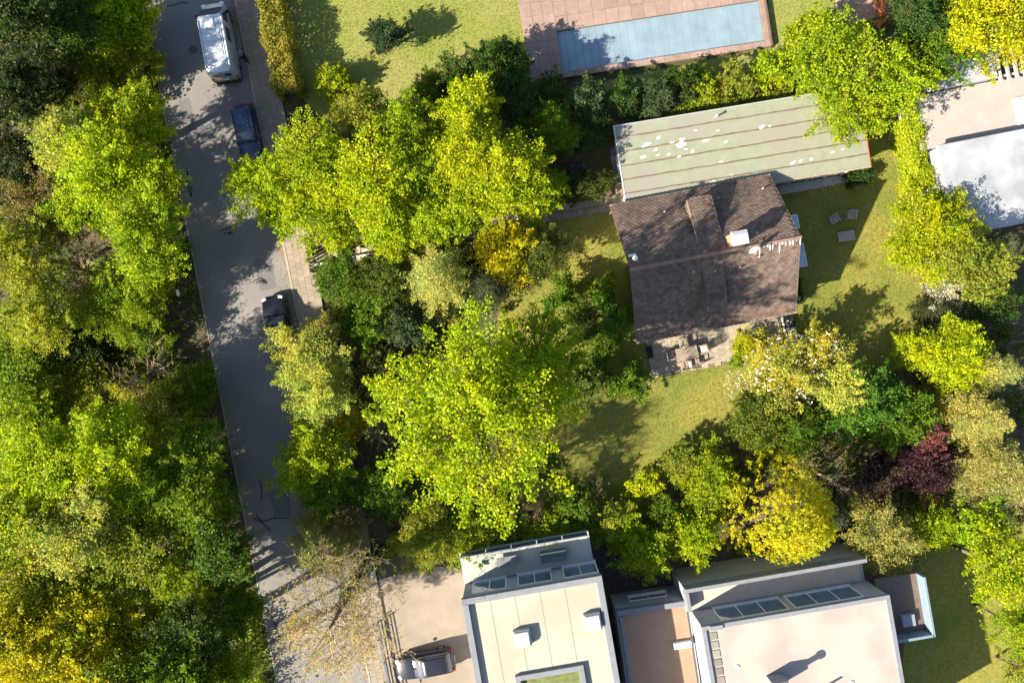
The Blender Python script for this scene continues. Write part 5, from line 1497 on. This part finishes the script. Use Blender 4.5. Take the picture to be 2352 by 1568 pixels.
T('broad', 2175, 815, 98, 5.5, 'Y', 'yellow-green tree lower right of the lawn')
T('thin', 2085, 800, 48, 3, 'Y', 'sparse lime shrub at the edge of the lawn')
T('broad', 1990, 930, 110, 5.2, (.10, .22, .02), 'rich green tree below the lawn')
T('broad', 1935, 890, 72, 4.4, 'T', 'pale green tree with whitish leaves next to the blossom tree')
T('broad', 2070, 960, 83, 5, 'M', 'mid green tree right of the rich green one')
T('fine', 2115, 355, 31, 1.2, 'L', 'low lime bush at the far side of the lawn')
T('fine', 1745, 970, 90, 3.6, (.14, .18, .015), 'olive green shrub below the blossom tree')
T('fine', 1830, 990, 72, 3.4, 'M', 'green shrub between blossom tree and golden cypress')
T('broad', 1630, 1090, 93, 3.6, 'L', 'light green shrub left of the golden cypress')
T('fine', 1575, 1060, 58, 2.8, 'O', 'olive shrub at the lower lawn edge')
T('bare', 1880, 1085, 87, 3.4, 'B', 'brown bare shrub right of the golden cypress')
T('column', 1770, 1160, 134, 8.5, (.52, .45, .010), 'tall golden cypress with flame-like foliage', hr=1.5)
T('dense', 1905, 1180, 72, 4.5, (.06, .075, .04), 'grey-green conifer right of the golden cypress')
T('broad', 2115, 1060, 98, 4.6, 'U', 'dark purple-leaved tree at the lower right')
T('thin', 2125, 1000, 50, 4.6, (.30, .10, .09), 'reddish sparse treetop above the purple tree')
T('broad', 2020, 1075, 60, 3.2, (.06, .04, .03), 'dark purplish shrub left of the purple tree')
T('fine', 2020, 1240, 98, 5, 'K', 'pale khaki shrub beside the large pink-roofed house')
T('fine', 2130, 1195, 70, 4, 'L', 'lime shrub below the purple tree')
T('loose', 2235, 960, 108, 8, 'K', 'pale yellow-green conifer at the right')
T('loose', 2310, 1090, 138, 10, 'K', 'large pale conifer at the right edge')
T('loose', 2290, 850, 72, 6.5, 'K', 'smaller pale conifer at the right edge')
T('broad', 2300, 1300, 102, 9, 'Y', 'yellow-green tree at the right edge near the bottom')
T('broad', 2250, 1200, 66, 6.5, 'L', 'lime tree above the yellow-green one at the right edge')
T('fine', 2330, 1440, 74, 6, 'L', 'soft lime tree cut by the right edge')
T('thin', 2345, 1540, 54, 4, 'O', 'olive tree in the bottom right corner')
T('broad', 1480, 1270, 74, 3.8, 'L', 'lime shrub over the dark courtyard')
T('broad', 1590, 1225, 70, 4, 'Y', 'yellow-green shrub between courtyard and golden cypress')
T('fine', 1530, 1190, 54, 3, 'M', 'mid green shrub at the lower right corner of the plot')
# trimmed ball on the terrace edge, shrub on the terrace
T('fine', 1690, 825, 21, 1.1, 'L', 'small round lime bush at the terrace edge')
T('thin', 1725, 790, 50, 1.6, 'Y2', 'yellow-leaved shrub growing over the terrace')
# blossom tree
mg = T('thin', 1800, 850, 100, 4.6, (.52, .47, .06), 'magnolia tree with white blossoms beside the terrace')
mg2 = T('thin', 1880, 790, 62, 4.4, (.48, .43, .05), 'small blossoming tree right of the storage chest')
rngn = np.random.default_rng(21)
for tr_, nn_, rp in ((mg, 190, 95), (mg2, 40, 55)):
    cr = [c for c in tr_.children if c.name.startswith('crown')][0]; r_ = rp * S * .93
    d = unit(rngn.normal(size=(nn_, 3))); d[:, 2] = np.abs(d[:, 2])
    c_ = np.array(cr.location) + d * r_ * np.array([1, 1, .75]) * (0.6 + .45 * rngn.random((nn_, 1)))
    pts = np.repeat(c_, 5, 0) + rngn.normal(size=(nn_ * 5, 3)) * .05
    o = scatter_leaves('blossoms', pts, np.array([0, 0, .5]) + rngn.normal(size=pts.shape), .13, rngn, tr_, (.85, .80, .78), .4, M_petal); o['kind'] = 'stuff'
pt = scatter_in([(1680, 800), (1760, 780), (1800, 900), (1740, 960), (1660, 900)], 420, rngn)
o = scatter_leaves('fallen_petals', np.concatenate([pt, np.full((420, 1), .05)], 1), np.array([0, 0, 1.]) + .25 * rngn.normal(size=(420, 3)), .09, rngn, None, (.85, .8, .76), .4, M_petal)
setp(o, 'fallen white petals on the lawn by the terrace', 'petals', kind='stuff')

# tall bare tree with an ivy-covered trunk, bottom left
bt = P(852, 1285); bare = thing('bare_tree', 'tall bare tree with ivy up its trunk and fine pale twigs over the road', 'tree', (bt.x, bt.y, 0))
rng = random.Random(77); mb = MB(); tips = []
tz = 11.0
tip = Vector((.3, .2, 13.5)); mb.tube([(0, 0, -.05), (.15, -.1, 3), (-.05, .1, 6.5), (.15, .1, 10), tip], [.3, .26, .21, .15, .06], 9)
mb.build('trunk', M_bark, bare, True)
bb = MB()
for i in range(46):
    th = i * 2.4 + rng.uniform(-.3, .3); el = rng.uniform(.05, 1.0); z0 = rng.uniform(6.5, 13)
    d = Vector((math.cos(th) * math.cos(el), math.sin(th) * math.cos(el), math.sin(el)))
    grow(bb, rng, Vector((.1, .05, z0)), d, rng.uniform(1.9, 2.8) * (1.25 - .5 * (z0 - 6.5) / 6.5), .05, 3, tips, .5, .06, (3, 5))
o = bb.build('branches', M_twig, bare); o['kind'] = 'stuff'
nr_ = np.random.default_rng(5); tp = np.array([t[0] for t in tips]); tp = tp[nr_.random(len(tp)) < .4]
tp = np.repeat(tp, 2, 0) + nr_.normal(size=(len(tp) * 2, 3)) * .06
scatter_leaves('crown', tp, np.array([0, 0, .6]) + nr_.normal(size=tp.shape), .11, nr_, bare, (.44, .36, .07))
n_ = 3600; z = nr_.uniform(.1, 8.2, n_); th = nr_.uniform(0, 6.28, n_); rr = .32 + .24 * nr_.random(n_) + .12 * np.sin(z * 2.1)
pts = np.stack([np.cos(th) * rr, np.sin(th) * rr, z], 1)
scatter_leaves('ivy', pts, np.stack([np.cos(th), np.sin(th), .4 * np.ones(n_)], 1) + .5 * nr_.normal(size=(n_, 3)), .17, nr_, bare, (.10, .19, .012))

# hedges
hedge('hedge', 'tall shaggy hedge with brown patches along the pavement beside the van', RP(RW + PW + .95, -6), RP(RW + PW + .95, 10.2), 1.75, 2.2, (.29, .265, .035), seed=2, dens=300)
hedge('hedge', 'bright yellow hedge along the wall of the white house', P(2056, 285), P(2088, 445), 1.0, 2.4, (.38, .41, .010), seed=4)
hedge('hedge', 'low dark green hedge against the east wall of the house', P(1806, 590), P(1818, 700), .7, 1.0, (.03, .07, .015), seed=6, dens=500)
hedge('hedge', 'green strip of shrubs along the back wall of the wing', P(1500, 287), P(1800, 232), .9, 1.6, (.20, .23, .02), seed=7, dens=260)
hedge('hedge', 'short green hedge at the corner of the wing by the lawn', P(1935, 418), P(1995, 398), .7, .9, (.05, .10, .02), seed=8, dens=500)

# ground cover
undergrowth('undergrowth', 'undergrowth of the wood', [(-500, -150), (320, -150), (640, 1640), (-500, 1640)], 190000, (.20, .25, .025), 2.6, 3, .19, 3.4, 700)
undergrowth('ground_cover', 'ground cover of the middle plot', [(735, 610), (1000, 560), (1200, 520), (1180, 700), (1100, 1000), (1250, 1190), (1390, 1210), (900, 1300), (860, 1270)], 26000, (.16, .20, .02), 1.3, 4, .16, 2.0, 160)
undergrowth('border_planting', 'border planting right of the golden cypress', [(1560, 1050), (1760, 1000), (2000, 900), (2120, 780), (2360, 760), (2360, 1250), (2100, 1260), (1900, 1230), (1600, 1200)], 26000, (.14, .165, .025), 1.3, 5, .16, 2.0, 160)
undergrowth('border_growth', 'low growth between the tree row and the pool', [(700, 300), (1000, 200), (1240, 200), (1410, 290), (1395, 345), (1300, 360), (1270, 470), (1060, 515), (730, 570)], 24000, (.16, .21, .02), 1.3, 6, .16, 2.0, 120)

# fallen leaves and bud scales on the road, thickest along both edges
rngn = np.random.default_rng(41)
k = 2600; v_ = rngn.uniform(-2, 58, k); e_ = np.abs(rngn.normal(0, .55, k)); u_ = np.where(rngn.random(k) < .45, e_, np.where(rngn.random(k) < .6, RW - e_ * .8, rngn.uniform(0, RW, k)))
p3 = np.stack([RO.x + RN.x * u_ + RA.x * v_, RO.y + RN.y * u_ + RA.y * v_, np.full(k, .03)], 1)
o = scatter_leaves('leaf_litter', p3, np.array([0, 0, 1.]) + .25 * rngn.normal(size=(k, 3)), .075, rngn, None, (.30, .27, .10)); setp(o, 'small fallen leaves along the edges of the road', 'leaves', kind='stuff')
# grass blades on the lawns
rngn = np.random.default_rng(31)
for (nm, pts_), n_ in zip(LAWNS.items(), (110000, 40000, 12000, 12000)):
    p2 = scatter_in(pts_, n_, rngn)
    if nm == 'lawn':   # nothing grows under the house, the wing or the terrace
        ok = np.ones(len(p2), bool)
        for t_, hx_, hy_ in ((house, wx, wy), (wing, HX - .4, HY - .4)):
            c_, s_ = math.cos(-t_.rotation_euler[2]), math.sin(-t_.rotation_euler[2])
            dx, dy = p2[:, 0] - t_.location.x, p2[:, 1] - t_.location.y
            ok &= ~((np.abs(dx * c_ - dy * s_) < hx_) & (np.abs(dx * s_ + dy * c_) < hy_))
        tq_ = [P(*q) for q in ((1497, 868), (1808, 809), (1778, 690), (1468, 752))]
        ok &= ~in_poly(p2[:, 0], p2[:, 1], [(q.x, q.y) for q in tq_])
        p2 = p2[ok]
    k = len(p2)
    h_ = np.concatenate([p2, np.full((k, 1), .035)], 1)
    ax_ = np.array([0, 0, 1.]) + .9 * rngn.normal(size=(k, 3)); 
    o = scatter_leaves('grass_blades', h_, rngn.normal(size=(k, 3)) + np.array([0, 0, .5]), .085, rngn, None, (.245, .235, .055) if nm in ('lawn', 'corner_lawn') else (.22, .25, .055), .14, None, ax_)
    setp(o, 'short dry yellowish grass of the ' + nm.replace('_', ' '), 'grass', kind='stuff')
